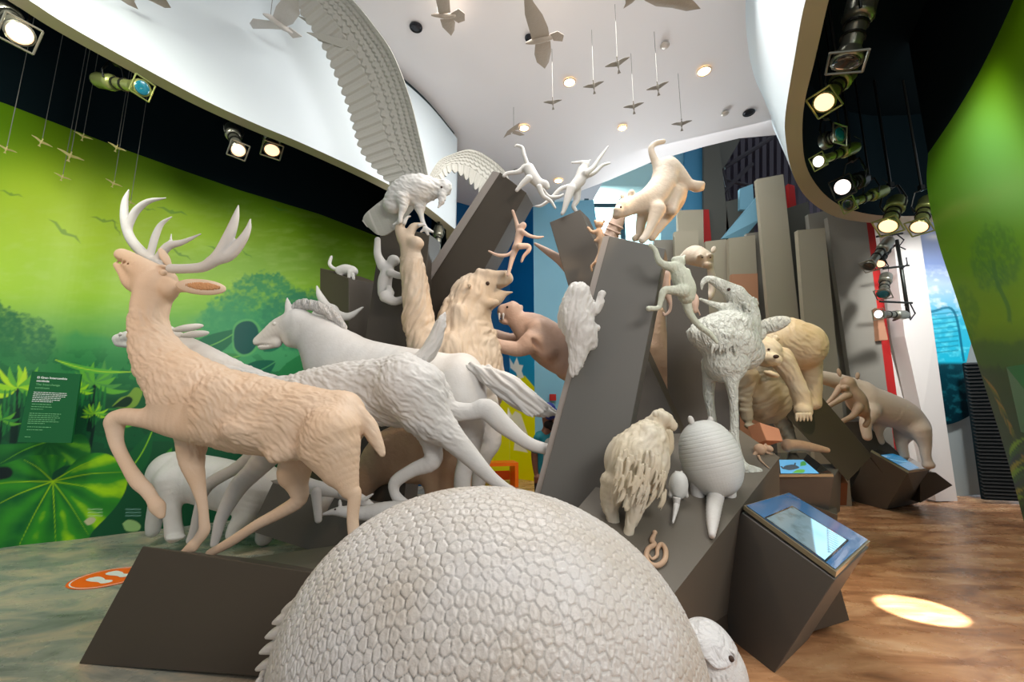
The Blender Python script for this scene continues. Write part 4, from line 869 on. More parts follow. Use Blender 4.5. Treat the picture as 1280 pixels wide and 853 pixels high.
a.b(592, 470, 22, 30, 20, 10, dy=-.25, k=14); a.l('575,390,8;570,430,10;590,460,10', -.25, k=8)
a.l('585,500,36;590,550,14;584,590,12;582,660,12', .1); a.l('560,500,40;556,580,20;556,660,16', .1)
t = statue('giant ground sloth rearing up, mouth open, one arm raised', (585, 650), 5.0, a, mat('plaster_sloth', L(200, 186, 168), .62, bump=[(60, .12, .006, (0, 0, 0))], vary=(3, L(182, 158, 130), .3)), 1.3, 'sloth_statue')  # cream plaster colour includes the warm light on the sloth
pelt(t, 3.6, 4.6, 5, 105, lambda x, y: np.clip(1-sm_(x, 600, 618)*(y < 390), .12, 1)*np.where((y < 322), .25, 1))
eye(t, 609.5, 354.5, 4.82, 2.6, M['hollow'])
for q in ('498,280,3;500,272,2;504,268,.8', '505,279,3;509,272,2;514,270,.8', '524,282,2.5;530,281,1.5;534,284,.7'): g = An(4.70, 1, 2); g.l(q); part(t, 'claw', g, M['plaster'])
# ---- brown heavy animal behind the galloping one
a = An(5.0, .8, 7)
a.l('560,570,34;535,564,42;495,568,36;470,585,25;458,604,16;456,618,10', flat=.7); a.l('545,590,20;552,640,17;550,675,16', -.1); a.l('575,580,18;580,640,13;580,672,12', .0); a.l('475,560,8;482,552,3', -.2, k=2); a.b(456, 612, 6, 5, 6, k=3)
t = statue('brown heavy-bodied animal with lowered snout behind the galloping one', (560, 670), 5.0, a, M['plaster_brown'], 1.5)
# ---- white stout beast at the left
a = An(5.3, .85, 8)
a.l('218,592,33;262,602,36;315,615,36', flat=.7); a.b(208, 595, 25, 32, 24); a.l('212,600,20;214,628,13.5;216,652,12;218,668,13', -.15, k=6); a.b(220, 672, 13, 5, 12, dy=-.2, k=3); a.l('204,610,16;194,640,11;192,655,11;191,664,10', .25, k=6)
a.l('325,610,20;312,640,13;298,655,12;292,668,11', -.1, k=6); a.l('310,610,18;330,650,12;330,672,12', .3); a.l('330,605,26;362,618,20;385,632,12', flat=.8)
t = statue('white stout short-legged beast standing by the mural wall', (215, 675), 5.3, a, M['plaster'], 1.4)
# ---- small snouts between the stag's hind legs and the shell
a = An(3.6, .85, 4); a.l('520,640,15;480,640,13;450,642,9;432,640,8;418,640,5;405,643,2.2'); a.b(425, 630, 2.5, 6, 2, -5, k=1.5); a.b(436, 631, 2.5, 6, 2, 5, dy=.05, k=1.5); a.l('500,650,8;510,690,6'); a.l('470,652,7;468,690,5')
t = statue('small pointed-snout animal between the stag leg and the shell', (505, 692), 3.6, a, M['plaster'], 1.2); eye(t, 419, 637, 3.55, 1.2, M['hollow'])
a = An(3.9, .8, 4); a.l('430,616,8;448,624,8;462,631,5;468,634,2.5'); a.l('455,625,3;466,618,1.5', -.03, k=1.5); a.l('430,616,8;395,610,10;380,605,10', .2); a.l('395,615,7;398,650,5'); statue('small white snout lying behind the stag hind leg', (395, 655), 3.9, a, M['plaster'], 1.2)
# ---- small cat-like monkey on the square column
a = An(5.95, .8, 3); a.l('424,338,5.5;432,337,7;440,338,6'); a.b(442, 340, 5.5, 5, 5); a.l('426,340,3;426,347,2'); a.l('437,341,3;436,348,2', -.05); a.l('441,343,2.5;442,349,2', -.1)
t = statue('small long-tailed monkey crouching on the square column', (434, 348), 5.95, a, M['plaster'], 1, 'monkey_statue'); g = An(6.0, 1, 2); g.l('424,338,2.6;416,335,2.4;412,330,2.4;414,322,2;415,321,1'); part(t, 'tail', g, M['plaster'], 1)
# ---- pale climbing sloth on the column under the eagle
a = An(5.05, .85, 4); a.l('485,338,8;481,352,9;481,366,9'); a.b(492, 326, 8, 7.5, 7); a.l('478,332,7;472,318,5;472,300,4', .0); a.l('488,341,5;500,345,4.4;512,342,3.6', -.08); a.l('482,371,8;494,377,5.4;512,371,4.2', -.12); a.l('486,360,4;490,366,3', -.1); a.b(494, 326, 4, 3.5, 4, dy=-.02, k=2)
t = statue('pale young sloth climbing the column under the eagle', (484, 378), 5.05, a, M['plaster'], 1.1, 'sloth_statue')
# ---- pair of horns behind the horse's neck
a = An(5.2, .9, 4); a.b(413, 388, 10, 7, 9); a.l('410,386,6;400,370,4.5;396,357,1', 0, k=2); a.l('418,392,6;435,396,5;454,384,1.2', 0, k=2); a.l('413,390,10;412,420,16;430,470,30'); a.l('425,470,26;425,560,12;425,640,10'); a.l('400,392,9;392,398,6', -.2)
t = statue('horned head showing behind the horse mane', (425, 650), 5.2, a, M['plaster'], 1.4, 'antelope_statue')
# ---- second antelope body belonging to that head is hidden behind the horse
# ---- glyptodont: domed shell of rosette plates, toothed rim, shielded head
def glypto():
    c0 = np.array([-.098, 1.92, .56]); ax_ = np.array([.85, .62, .725])
    yaw = math.radians(-4); roll = math.radians(5)
    Rz = np.array([[math.cos(yaw), -math.sin(yaw), 0], [math.sin(yaw), math.cos(yaw), 0], [0, 0, 1]])
    Ry = np.array([[math.cos(roll), 0, math.sin(roll)], [0, 1, 0], [-math.sin(roll), 0, math.cos(roll)]]); R = Rz@Ry
    t = thing('glyptodont_statue', 'huge domed glyptodont with plated shell, nearest statue at the bottom', 'statue', (c0[0], c0[1], 0))
    n = 720; g = np.linspace(-1.9, 1.9, n); S_, T_ = np.meshgrid(g, g, indexing='ij'); S_ = S_.ravel(); T_ = T_.ravel(); th = np.hypot(S_, T_)+1e-9; 
    sx, sy, sz = np.sin(th)*S_/th, np.sin(th)*T_/th, np.cos(th)
    base = np.stack([sx*ax_[0], sy*ax_[1], sz*ax_[2]], 1)
    # slightly pinched dome: flatter crown, steeper flanks
    u = S_*ax_[0]*1.0; v = T_*ax_[1]*1.0
    sp_ = .044; row = np.round(v/(sp_*.87)); best1 = np.full(len(u), 9.); best2 = np.full(len(u), 9.); dcell = np.zeros((len(u), 2))
    rng = np.random.RandomState(4); J = (rng.rand(128, 128, 2)-.5)*.42*sp_; Hh = rng.rand(128, 128)
    bh = np.zeros(len(u))
    for dr in (-2, -1, 0, 1, 2):
        r = row+dr; o_ = (r % 2)*.5*sp_; col = np.round((u-o_)/sp_)
        for dc in (-2, -1, 0, 1, 2):
            cc = col+dc; ji = (r.astype(int) % 128, cc.astype(int) % 128)
            cx = cc*sp_+o_+J[ji][:, 0]; cy = r*sp_*.87+J[ji][:, 1]; d = np.hypot(u-cx, v-cy)
            m1 = d < best1; best2 = np.where(m1, best1, np.minimum(best2, d)); best1 = np.where(m1, d, best1); bh = np.where(m1, Hh[ji], bh)
    e = best2-best1; groove = np.clip(1-e/.0044, 0, 1)
    plate = -groove*.010+.0008*np.clip(e/.02, 0, 1)-(.0022*np.exp(-(best1/.007)**2))*(bh > .45)+.0006*np.exp(-((best1-.016)/.004)**2)+(bh-.5)*.0016
    nn = (fbm(u*60+50, v*60+50, 9)-.5)*.005
    nrm = np.stack([sx/ax_[0], sy/ax_[1], sz/ax_[2]], 1); nrm /= np.linalg.norm(nrm, axis=1)[:, None]
    flare = np.clip((th-1.55)/.3, 0, 1)**2*.05
    V = base+nrm*(plate+nn)[:, None]+np.stack([sx*flare, sy*flare, sz*0], 1)
    W_ = V@R.T+c0
    ok = (th < 1.88); idx = np.full(n*n, -1)
    i = (np.arange(n-1)[:, None]*n+np.arange(n-1)[None]).ravel(); Q = np.stack([i, i+n, i+n+1, i+1], 1); Q = Q[ok[Q].all(1)]
    used = np.unique(Q); idx[used] = np.arange(len(used)); Q = idx[Q]
    mm = mat('plaster_shell', (.62, .605, .59, 1), .38, bump=[(70, .25, .006, (0, 0, 0)), (22, .15, .01, (0, 0, 0))], vary=(3.2, L(182, 172, 158), .25))
    meshobj('shell', W_[used], Q, mm, t)
    # rim scutes: a row of cone plates round the edge
    mb = MB(); th0 = 1.80
    for k in range(84):
        ph = 2*math.pi*k/84; sx_, sy_, sz_ = math.sin(th0)*math.cos(ph), math.sin(th0)*math.sin(ph), math.cos(th0)
        if math.cos(ph) > .93: continue
        p = np.array([sx_*(ax_[0]+.045), sy_*(ax_[1]+.045), sz_*ax_[2]]); o_ = np.array([math.cos(ph), math.sin(ph), 0]); tg = np.array([-math.sin(ph), math.cos(ph), 0])
        for h, r in ((0, .030),):
            a0 = R@(p+np.array([0, 0, .07]))+c0; a1 = R@(p+o_*.045+np.array([0, 0, .012]))+c0; a2 = R@(p+o_*.078+np.array([0, 0, -.03]))+c0; mb.tube([a0, a1, a2], [.030, .026, .007], 8)
    for rr, zz in ((.0, .10), (-.03, .19)):
        for k in range(84):
            ph = 2*math.pi*(k+.5)/84; thk = th0-zz*.9; p = np.array([math.sin(thk)*math.cos(ph)*(ax_[0]+.02), math.sin(thk)*math.sin(ph)*(ax_[1]+.02), math.cos(thk)*ax_[2]])
            if math.cos(ph) > .9: continue
            mb.sphere(R@p+c0, (.022, .022, .03), 8, 6)
    mb.build('rim_scutes', mm, t, True)
    rim = An(1.9, 1, 6); rim.l('404,738,8;386,760,12;370,786,15;358,818,18;350,852,20;348,900,22;360,960,24', -.02, k=14, flat=1.8)
    for k, (x, y) in enumerate([(377, 741), (362, 755), (350, 770), (341, 788), (334, 807), (329, 828), (326, 850), (326, 874), (330, 899)]): rim.l('%f,%f,11;%f,%f,8;%f,%f,3' % (x+14, y+1, x+3, y+4, x-8, y+9), -.02, k=3, flat=1.2)
    rim.build('rear_rim', mm, t, 1.6)
    # underside body, legs, tail
    a = Sculpt(1, 8); W4 = lambda *q: [(np.array(p[:3]), p[3]) for p in q]
    a.wlimb(W4((-.45, 1.95, .42, .34), (.35, 1.92, .42, .36)))
    for x, y in ((-.42, 1.65), (-.42, 2.25), (.38, 1.65), (.38, 2.2)): a.wlimb(W4((x, y, .40, .16), (x, y, .12, .12), (x+.03, y-.02, .05, .13)))
    a.wlimb(W4((-.6, 1.97, .40, .20), (-.95, 2.0, .30, .13), (-1.25, 2.05, .22, .07))); a.build('body', M['plaster'], t, 3.0)
    # head
    h = An(1.90, .95, 6); h.b(886, 838, 50, 68, 54, -8, dy=.04); h.b(916, 850, 22, 40, 34, -4, dy=-.0, k=14)
    d1 = h.hit(913, 822); h.b(912, 821, 11, 12, 5, dy=d1+.008, k=5); h.b(914, 824, 5.5, 7, 10, dy=d1-.012, k=1.5, cut=True); d2 = h.hit(900, 862)
    for k in range(4): h.l('%f,%f,2;%f,%f,3.6;%f,%f,3.6' % (891+k*6, 850-k*1.5, 892+k*6, 857, 893+k*6, 880), d2+.004, k=2)
    h.build('head', mat('plaster_head', (.62, .605, .58, 1), .5, bump=[(90, .3, .006, (0, 0, 0)), (24, .25, .012, (0, 0, 0))]), t, 1.3)
    cp = An(1.90, 1, 3); cp.b(886, 836, 52, 70, 60, -8, dy=.035); cp.l('836,818,26;856,822,26;882,840,27;908,842,27;934,836,27;950,835,27', .0, k=3, cut=True, flat=12); cp.l('830,880,60;960,880,60', 0, k=3, cut=True, flat=8)
    cp.build('head_shield', mat('plaster_scutes', (.62, .61, .60, 1), .5, bump=[(18, .8, .012, (0, 0, 0)), (60, .2, .004, (0, 0, 0))]), t, 1.3)
    eye(t, 914, 824, 1.83, 3.6, M['hollow'], 'head')
glypto()
# ---- feathered wings: a thick sheet between leading and trailing edge with rows of feathers pressed in
def wing(name, lead, trail, m, parent, rows=(.0, .09, .18, .28, .40, .54), nf=26, th=.02, camber=.10, nu=260, nv=120, scall=.05, primaries=None):
    """lead, trail: (px, py, Y) root to tip"""
    Ld = spline([P(*q) for q in lead], 12); Tr = spline([P(*q) for q in trail], 12)
    def res(C, n): d = np.r_[0, np.cumsum(np.linalg.norm(np.diff(C, axis=0), axis=1))]; s = np.linspace(0, d[-1], n); return np.stack([np.interp(s, d, C[:, k]) for k in range(3)], 1), d[-1]
    A, la = res(Ld, nu); B2, lb = res(Tr, nu)
    u = np.linspace(0, 1, nu); v = np.linspace(0, 1, nv); U, Vv = np.meshgrid(u, v, indexing='ij')
    cell = U*nf; fr = cell-np.floor(cell)
    vv = Vv*(1-scall*(4*(fr-.5)**2)*np.clip((Vv-.6)/.4, 0, 1))
    X = A[:, None]*(1-vv[..., None])+B2[:, None]*vv[..., None]
    t1 = np.gradient(X, axis=0); t2 = np.gradient(X, axis=1); N = np.cross(t1, t2); N /= np.linalg.norm(N, axis=2)[..., None]+1e-9
    if (N[nu//2, nv//2]@(X[nu//2, nv//2]-CAMP)) > 0: N = -N      # N towards the viewer
    ch = np.linalg.norm(B2-A, axis=1)[:, None]
    h = camber*ch*np.sin(np.pi*Vv**.7)*-1
    rel = np.zeros_like(U); rb = list(rows)+[1.0]
    for i in range(len(rows)-1):
        lo, hi = rb[i], rb[i+1]; sub = 1
        for k in range(sub):
            a0 = lo+(hi-lo)*k/sub; a1 = lo+(hi-lo)*(k+1)/sub; w = (Vv >= a0) & (Vv < a1); f_ = nf*(2.6-i*.34); c_ = U*f_+.5*(i % 2)+.25*np.sin(U*19+i); q = c_-np.floor(c_)-.5
            tt = (Vv-a0)/(a1-a0); edge = np.sqrt(np.clip(1-(2*q)**2, 0, 1)); rel = np.where(w, .8*(tt/(edge+.15)).clip(0, 1.2)*(tt < .25+.75*edge)+.0, rel)
    w = Vv >= rb[-2]; q = fr; rel = np.where(w, 1.1*(1-q)-.5*np.exp(-((q-.5)/.05)**2)*.4, rel)
    X1 = X+N*(h+th*(1-.5*Vv)*.5+rel*.020*min(1.5, max(.4, float(ch.mean())*1.6)))[..., None]; X2 = X+N*(h-th*(1-.5*Vv)*.5)[..., None]
    V = np.vstack([X1.reshape(-1, 3), X2.reshape(-1, 3)]); n1 = nu*nv
    i = (np.arange(nu-1)[:, None]*nv+np.arange(nv-1)[None]).ravel(); Q = np.stack([i, i+nv, i+nv+1, i+1], 1); Q2 = Q[:, ::-1]+n1
    e = []
    for s_ in ([k*nv for k in range(nu)], [k*nv+nv-1 for k in range(nu)], list(range(nv)), [(nu-1)*nv+k for k in range(nv)]):
        e += [(s_[k], s_[k+1], s_[k+1]+n1, s_[k]+n1) for k in range(len(s_)-1)]
    return meshobj(name, V, np.vstack([Q, Q2, np.array(e)]), m, parent)
M['feather'] = mat('plaster_feather', (.47, .46, .41, 1), .62, bump=[(40, .15, .008, (0, 0, 0))])
a = An(4.75, .85, 5)
a.l('492,255,14;505,242,20;522,237,21;538,236,15;548,236,10'); a.l('546,236,9.5;555,236,9.5', k=4); a.l('553,243,6;552,252,4.2;548,259,1.5', -.03, k=2); a.b(556, 233, 9, 8, 8)
a.l('503,248,10;504,258,6;501,270,3.4;500,277,3', -.1, k=3); a.l('524,256,9;526,268,4;529,279,3;532,286,3', .02, k=3)
for q in ('532,286,3;541,290,1.6', '532,286,3;535,293,1.6', '500,277,3;492,281,1.6', '500,277,3;503,284,1.6', '532,286,2.5;526,290,1.5'): a.l(q, -.04, k=1.5)
t = statue('giant eagle landing with one huge wing raised to the ceiling', (515, 288), 4.75, a, mat('plaster_down', (.60, .59, .56, 1), .65, bump=[(60, .12, .006, (0, 0, 0))]), 1.1, 'eagle_statue')
pelt(t, 1.6, 3.2, 2.2, 30, lambda x, y: 1-np.clip((y-256)/10, 0, 1)*.7)
eye(t, 552, 234, 4.68, 1.4, M['hollow'])
# raised wing: arm part with coverts then long flight feathers
wing('wing', [(537, 228, 4.75), (524, 169, 4.6), (511, 118, 4.45), (491, 67, 4.3), (468, 33, 4.2), (441, 0, 4.1), (400, -38, 4.05), (372, -62, 4.0)],
     [(492, 236, 4.85), (462, 206, 4.8), (448, 184, 4.75), (434, 135, 4.65), (414, 84, 4.5), (398, 50, 4.4), (374, 14, 4.3), (352, -30, 4.2)], M['feather'], t, nf=26, camber=.09, scall=.06)
mb = MB()
for k in range(7):   # separated primaries near the top
    b_ = (446-k*9, 60-k*11, 4.38); tp = (378-k*5, 39-k*19, 4.33)
    if k == 0: tp = (383, 40, 4.33)
    A_, B2 = P(*b_), P(*tp); d = B2-A_; n_ = np.cross(d, A_-CAMP); n_ /= np.linalg.norm(n_); c_ = [A_+n_*.05, A_+d*.7+n_*.035, B2, A_+d*.72-n_*.03, A_-n_*.05]
    mb.prism(c_, (0, .012, 0))
mb.build('flight_feathers', M['feather'], t)
wing('wing', [(533, 226, 4.75), (548, 202, 4.85), (565, 193, 4.95), (587, 187, 5.05), (608, 195, 5.15), (630, 213, 5.25), (640, 232, 5.3)],
     [(545, 238, 4.78), (554, 226, 4.85), (564, 216, 4.95), (578, 222, 5.05), (592, 236, 5.15), (606, 252, 5.2), (620, 262, 5.25)], M['feather'], t, nf=14, camber=.05, nu=160, nv=70, scall=.16)
wing('tail_fan', [(500, 236, 4.78), (484, 246, 4.83), (468, 258, 4.88), (457, 268, 4.93), (454, 276, 4.96)], [(520, 258, 4.76), (508, 272, 4.82), (494, 288, 4.9), (476, 295, 4.95), (460, 284, 4.97)], M['feather'], t, rows=(0, .01, .02), nf=4, camber=-.06, nu=60, nv=60, scall=.02)
# ---- sabre-toothed cat leaping from the right
a = An(5.6, .9, 5)
a.l('720,450,28;692,434,28;668,415,23;650,403,14;640,393,12', flat=.8); a.l('640,388,11.5;630,388,8', k=4); a.b(627, 391, 5, 6, 7, k=3); a.b(629, 402, 7, 3.2, 6, 25, k=2); a.b(624, 398, 5, 4, 7, k=1.5, cut=True, dy=-.05); a.b(651, 385, 3, 4, 2, 20, k=2); a.b(641, 380, 3, 3.5, 2, k=2)
a.l('664,428,14;650,436,10;636,435,9;618,430,8;604,416,6;598,408,5', -.25, k=5); a.l('656,420,9;640,424,7;620,418,6', .25); a.l('672,410,12;684,440,12', -.2, k=8); a.b(672, 433, 12, 4, 8, 55, dy=-.36, k=4, cut=True); a.l('715,455,24;740,480,16;745,520,9', .2)
t = statue('sabre-toothed cat leaping left at the giant sloth', (745, 525), 5.6, a, M['plaster_pink'], 1.2, 'cat_statue')
for x in (624, 629): g = An(5.5, 1, 1); g.l('%d,393,1.8;%d,402,.6' % (x, x)); part(t, 'fang', g, M['plaster'])
eye(t, 634, 384, 5.47, 1.5, M['hollow'])
# ---- white furry animal clinging to the slab edge
a = An(3.62, .85, 5)
a.l('723,368,15;719,385,19;720,402,22;728,418,19;730,428,13'); a.b(722, 368, 13, 14, 14); a.l('733,378,9;742,389,7;749,380,5.5;752,370,4.5', -.02, k=4); a.b(753, 367, 5, 4, 5, k=2); a.l('722,425,13;722,445,11;718,462,7;716,470,2', -.02, k=6); a.l('738,408,7;747,410,4', .0, k=3); a.l('735,420,9;742,432,4')
t = statue('white bushy-tailed animal clinging to the left edge of the middle slab', (720, 470), 3.62, a, M['plaster'], 1.1)
pelt(t, 2.6, 3, 4, 95)
# ---- puma jumping down
a = An(4.15, .85, 5)
a.l('781,259,12;796,255,13.5;813,250,18;828,232,18;832,214,16.5', flat=.85); a.l('780,262,10;772,268,6', k=4); a.b(770.5, 270, 5, 4, 6, k=2); a.b(789, 243, 5, 7, 3, 12, k=2); a.b(790, 243, 3, 4.5, 3, 12, dy=-.03, k=1, cut=True); a.b(778, 246, 3, 4.5, 2.5, -10, dy=.05, k=2); a.b(773, 264, 7, 6, 8, 30, dy=-.02, k=3); a.l('764,271,1;776,273,1.2', -.02, k=1, cut=True, flat=5)
a.l('838,225,14;845,245,10;840,262,9;826,282,6;815,297,5', .12, k=7); a.l('822,208,6;816,195,4.6;814,185,4;820,179,3.8;829,177,3.5', k=4); a.l('836,208,13;847,215,10;858,226,7;866,233,5.4;872,234,5.5', .0, k=6); a.l('870,231,5;878,230,3.4', -.02); a.l('870,235,5;877,236,3.2', .02); a.b(848, 246, 10, 14, 14, 25, dy=.05, k=8)
a.l('822,262,11;815,280,7;808,294,5.5;803,300,5', -.08, k=6); a.l('806,262,9;801,280,6.5;799,294,5;794,298,4.5', .1, k=5); a.l('845,242,9;840,262,8', 0)
t = statue('pale puma leaping down onto the middle slab, tail up', (805, 303), 4.15, a, mat('plaster_puma', L(214, 204, 190), .6, bump=[(30, .2, .01, (0, 0, 0))], vary=(3, L(208, 184, 156), .25)), 1.1, 'puma_statue')
eye(t, 776, 259, 4.02, 1.5, M['hollow'])
# ---- banded anteater behind the short slab
a = An(5.3, .9, 4); a.l('669,305,2;685,315,4.5;702,326,7;730,345,14;752,335,13;762,300,10;772,276,9;776,268,7'); a.l('730,345,14;735,420,10'); 
t = statue('banded long-necked animal behind the leaping puma head', (735, 425), 5.3, a, M['plaster_pink'], 1.2)
g = An(5.24, .9, 2); 
for k in range(6): x, y = 757+k*2.6, 318-k*7.2; g.l('%f,%f,1.6;%f,%f,1.6' % (x-9, y-3.5, x+8, y+3.5), -.02, k=1)
part(t, 'neck_bands', g, M['plaster_pink'])
# ---- monkeys in the air
def monkey(label, Y, body, tail, m=None, px=.9, flat=.9, face=None, foot=None):
    a = An(Y, flat, 2.6)
    for q in body:
        if isinstance(q, tuple): a.l(q[0], q[1])
        else: a.l(q)
    f = pts(body[0], Y)[0]
    t = statue(label, foot or (f[0], f[1]+12), Y, a, m or M['plaster'], px, 'monkey_statue')
    g = An(Y, 1, 2); g.l(tail, .03); part(t, 'tail', g, m or M['plaster'], px)
    return t
monkey('long-tailed monkey jumping down off the slanted slab, tail curled up', 4.75, ['661,211,7.5;666,221,8;673,229,6.5', '675,230,5;681,230,5;684,234,3.6', ('657,209,5;648,215,3.4;634,217,2.6;630,220,2.5', .05), ('661,223,5;652,231,3.4;646,238,2.4', -.1), ('674,234,4;679,245,3;688,251,2.3;694,260,1.6', -.07), ('676,236,3.5;686,246,2.4;698,246,2;704,243,1.3', .08)], '660,207,3;655,194,2.8;653,185,2.4;646,182,1.8;643,184,1')
monkey('monkey reaching both arms up, standing on the short slab', 4.95, ['728,213,6.5;725,225,8;717,234,7', '730,211,4.5;732,206,5.2', '728,203,2.5;715,203.5,1.3', '734,203,1.5;738,200,.8', ('732,216,4.6;741,210,3.2;750,197,2.2;760,183,1', -.07), ('732,220,4.4;743,216,3;753,207,2.4;762,204,1.6', .07), ('714,236,6;709,250,4.6;705,263,3;703,267,2.6', -.06), ('721,238,6;721,250,4.2;717,258,3;720,264,2.4', .08)], '711,233,3.2;700,237,2.8;688,249,2.4;677,257,2;669,258,1.2')
monkey('thin spider monkey hanging from the slanted slab by one arm', 4.75, ['650,291,5.6;648,300,5;646,308,5.2', '652,284,4.6;654,282,4.4', ('648,288,3.4;645,276,2.4;641,264,2', .03), ('653,290,3.2;662,295,2.4;672,297,2;679,296,1.2', -.05), ('644,311,4.4;640,324,3.2;637,336,2.4;635,344,2', .03), ('650,308,4.2;660,308,3.4;661,313,2.8;655,320,2.2;652,327,1.6', -.06)], '643,313,2.6;634,319,2.2;622,319,2;611,314,1.2', M['plaster_pink'])
monkey('pale monkey tinted with green light climbing the right edge of the middle slab', 3.52, ['846,335,9;851,346,12;857,360,13;858,370,11', '846,332,6;850,328,6.5', '849,326,6.6', '846,327,5', '854,322,2.2;856,320,1.6', '843,325,4', ('841,334,7;830,331,5;823,325,4.2;819,313,3.2;813,307,3', -.02), ('854,364,9;840,363,6;830,364,5;826,376,3.6;823,385,3.2;811,386,3.6', -.05), ('858,340,5;862,350,4', .1)], '858,374,7;860,386,5.5;866,398,4.5;877,410,4;888,418,3.6;896,428,2.4', M['plaster_green_light'])
a = An(4.4, .9, 2.5); a.l('749,290,5;752,300,5'); a.b(749, 281, 5.5, 5, 5); a.b(744, 277, 2, 2.6, 1.5); a.b(755, 277, 2, 2.6, 1.5); a.l('748,290,3;740,290,2.2;735,285,1.8'); a.l('750,298,3;744,301,2'); a.l('744,328,2;739,333,1.6;740,339,1.2', -.1); a.l('752,300,4;750,316,3;744,328,2', .0)
t = statue('little round-eared monkey peeking between short and middle slabs', (752, 306), 4.4, a, M['plaster_brown'], .9, 'monkey_statue')
a = An(4.3, .9, 2.5); a.l('836,340,4;832,352,6;834,366,5;838,380,2.4;837,389,2;831,394,1.8;829,391,1.4'); a.b(832, 345, 5, 5, 5); statue('small pink monkey behind the climbing monkey, tail curled', (833, 372), 4.3, a, M['plaster_pink'], .9, 'monkey_statue')
# ---- puma walking towards us
a = An(5.5, 1, 4); a.l('860,325,12,.35;868,320,14,.1;876,322,12'); a.b(881, 325, 11, 11, 11); a.b(884, 332, 6.5, 4.5, 8, dy=-.1, k=3); a.b(871, 313, 3.4, 5, 2, -10, k=2); a.b(892, 312, 3.4, 5, 2, 20, k=2); a.l('885,334,7;890,350,5;890,364,4.5;886,371,5', -.02); a.b(875, 321, 4, 3, 8, dy=-.13, k=3); a.b(888, 320, 4, 3, 8, dy=-.13, k=3); a.l('872,336,6;872,356,5;872,374,5', .1); a.l('858,330,10,.5;852,350,6,.5;850,374,5,.5')
t = statue('puma walking forward beside the middle slab, small in the distance', (878, 376), 5.5, a, bpy.data.materials['plaster_puma'], 1, 'puma_statue'); eye(t, 878, 322, 5.28, 1.1, M['hollow']); eye(t, 888, 322, 5.28, 1.1, M['hollow'])
# ---- terror bird
a = An(3.85, .8, 6)
a.l('875,418,16;892,420,28;912,428,34;930,440,26', flat=.9); a.b(912, 405, 30, 18, 26, 8, k=8); a.l('866,418,7;862,414,3', k=4); a.l('930,414,20;934,397,16.5;930,382,15;921,372,12.5', k=6); a.b(919, 370, 13, 12, 11, 20, k=5)
a.l('919,367,12;904,358,8.5;890,350,5.6;882,350,4.4;878,355,2.8;877,362,1.2', k=3, flat=.62); a.l('914,386,8;895,382,4.6;875,374,1.8', k=3, flat=.7)
a.b(905, 455, 26, 26, 26, k=8); a.l('890,455,14;887,472,9;886,492,7;889,515,5.4;894,540,5;900,560,5', .15, k=5)
a.l('920,455,17;917,470,10;915,480,8.5;917,500,6;918,530,5.6;918,552,6.5;924,572,5.6;930,584,5.6', -.08, k=5)
for q in ('930,584,5.4;938,592,5;950,592,3;953,594,1.5', '928,582,5;932,594,4.6;940,600,3', '930,584,5;942,586,4;951,588,2.4', '926,578,4;918,582,2.5'): a.l(q, -.10, k=2.5)
a.b(963, 407, 26, 11, 6, -14, dy=.05, k=6); a.b(948, 420, 12, 8, 6, -40, k=5)
t = statue('large hook-beaked flightless bird standing on the sloping block', (930, 592), 3.85, a, mat('plaster_bird', (.60, .61, .54, 1), .62, bump=[((30, 50, 16), .8, .02, (0, 0, 20)), (9, .2, .02, (0, 0, 0))]), 1.2, 'bird_statue')
pelt(t, 2.0, 3.2, 4, 80, lambda x, y: sm_(y, 380, 395)*(1-sm_(y, 425, 445)*.85)*(1-sm_(x, 940, 950)))
eye(t, 911, 362, 3.70, 2, M['hollow'])
g = An(3.85, 1, 1.5); rr = random.Random(2)
for k in range(70):
    u_ = rr.random(); x = 922+rr.uniform(0, 24); y = 372+rr.uniform(0, 40); g.l('%f,%f,2;%f,%f,.6' % (x, y, x+rr.uniform(1, 6), y+rr.uniform(3, 8)), -.10+abs(x-933)*.006, k=1)
for k in range(60):
    x = rr.uniform(885, 945); y = 418+rr.uniform(-6, 14); g.l('%f,%f,2.4;%f,%f,.7' % (x, y, x+rr.uniform(-3, 3), y+rr.uniform(8, 15)), -.21+abs(x-912)*.004, k=1)
part(t, 'shaggy_feathers', g, bpy.data.materials['plaster_bird'])
a = An(3.62, .9, 2); a.l('868,388,4;869,380,4.6;870,373,3.4;869,368,1.6'); a.l('866,380,1.6;863,377,1'); a.l('872,388,1.4;875,394,1'); statue('tiny prey animal falling from the hooked beak', (868, 394), 3.62, a, M['plaster_pink'], .9)
# ---- bear
a = An(5.0, .9, 7)
a.l('1000,432,34;980,425,32;962,428,26', flat=.9); a.b(957, 440, 21, 21, 20, dy=-.42); a.b(966, 449, 12, 9, 14, 20, dy=-.58, k=4); a.b(964, 468, 10, 4.5, 12, 20, dy=-.56, k=3); a.b(969, 459, 10, 5.5, 16, 20, dy=-.68, k=2, cut=True); a.l('940,430,16;955,436,14', -.3)
a.b(944, 427, 5, 5, 4, dy=-.42, k=2); a.b(970, 423, 5, 5, 4, dy=-.42, k=2)
a.l('976,448,16;990,470,12.5;1000,492,12;1004,508,12', -.35, k=6); a.b(1004, 514, 12, 10, 12, 10, dy=-.4, k=4); a.l('1008,440,20;1014,465,14;1016,490,11.5;1016,502,12', .1, k=7); a.b(1015, 506, 11, 7, 10, dy=.05)
for k in range(5): a.l('%f,%f,2.6;%f,%f,1.6' % (996+k*4.2, 518, 996+k*4.5, 526), -.52, k=1.5)
t = statue('snarling bear with one forepaw on the black leaning slab', (1010, 512), 5.0, a, mat('plaster_bear', L(216, 208, 186), .6, bump=[(60, .12, .006, (0, 0, 0))], vary=(3, L(206, 176, 130), .3)), 1.2, 'bear_statue')
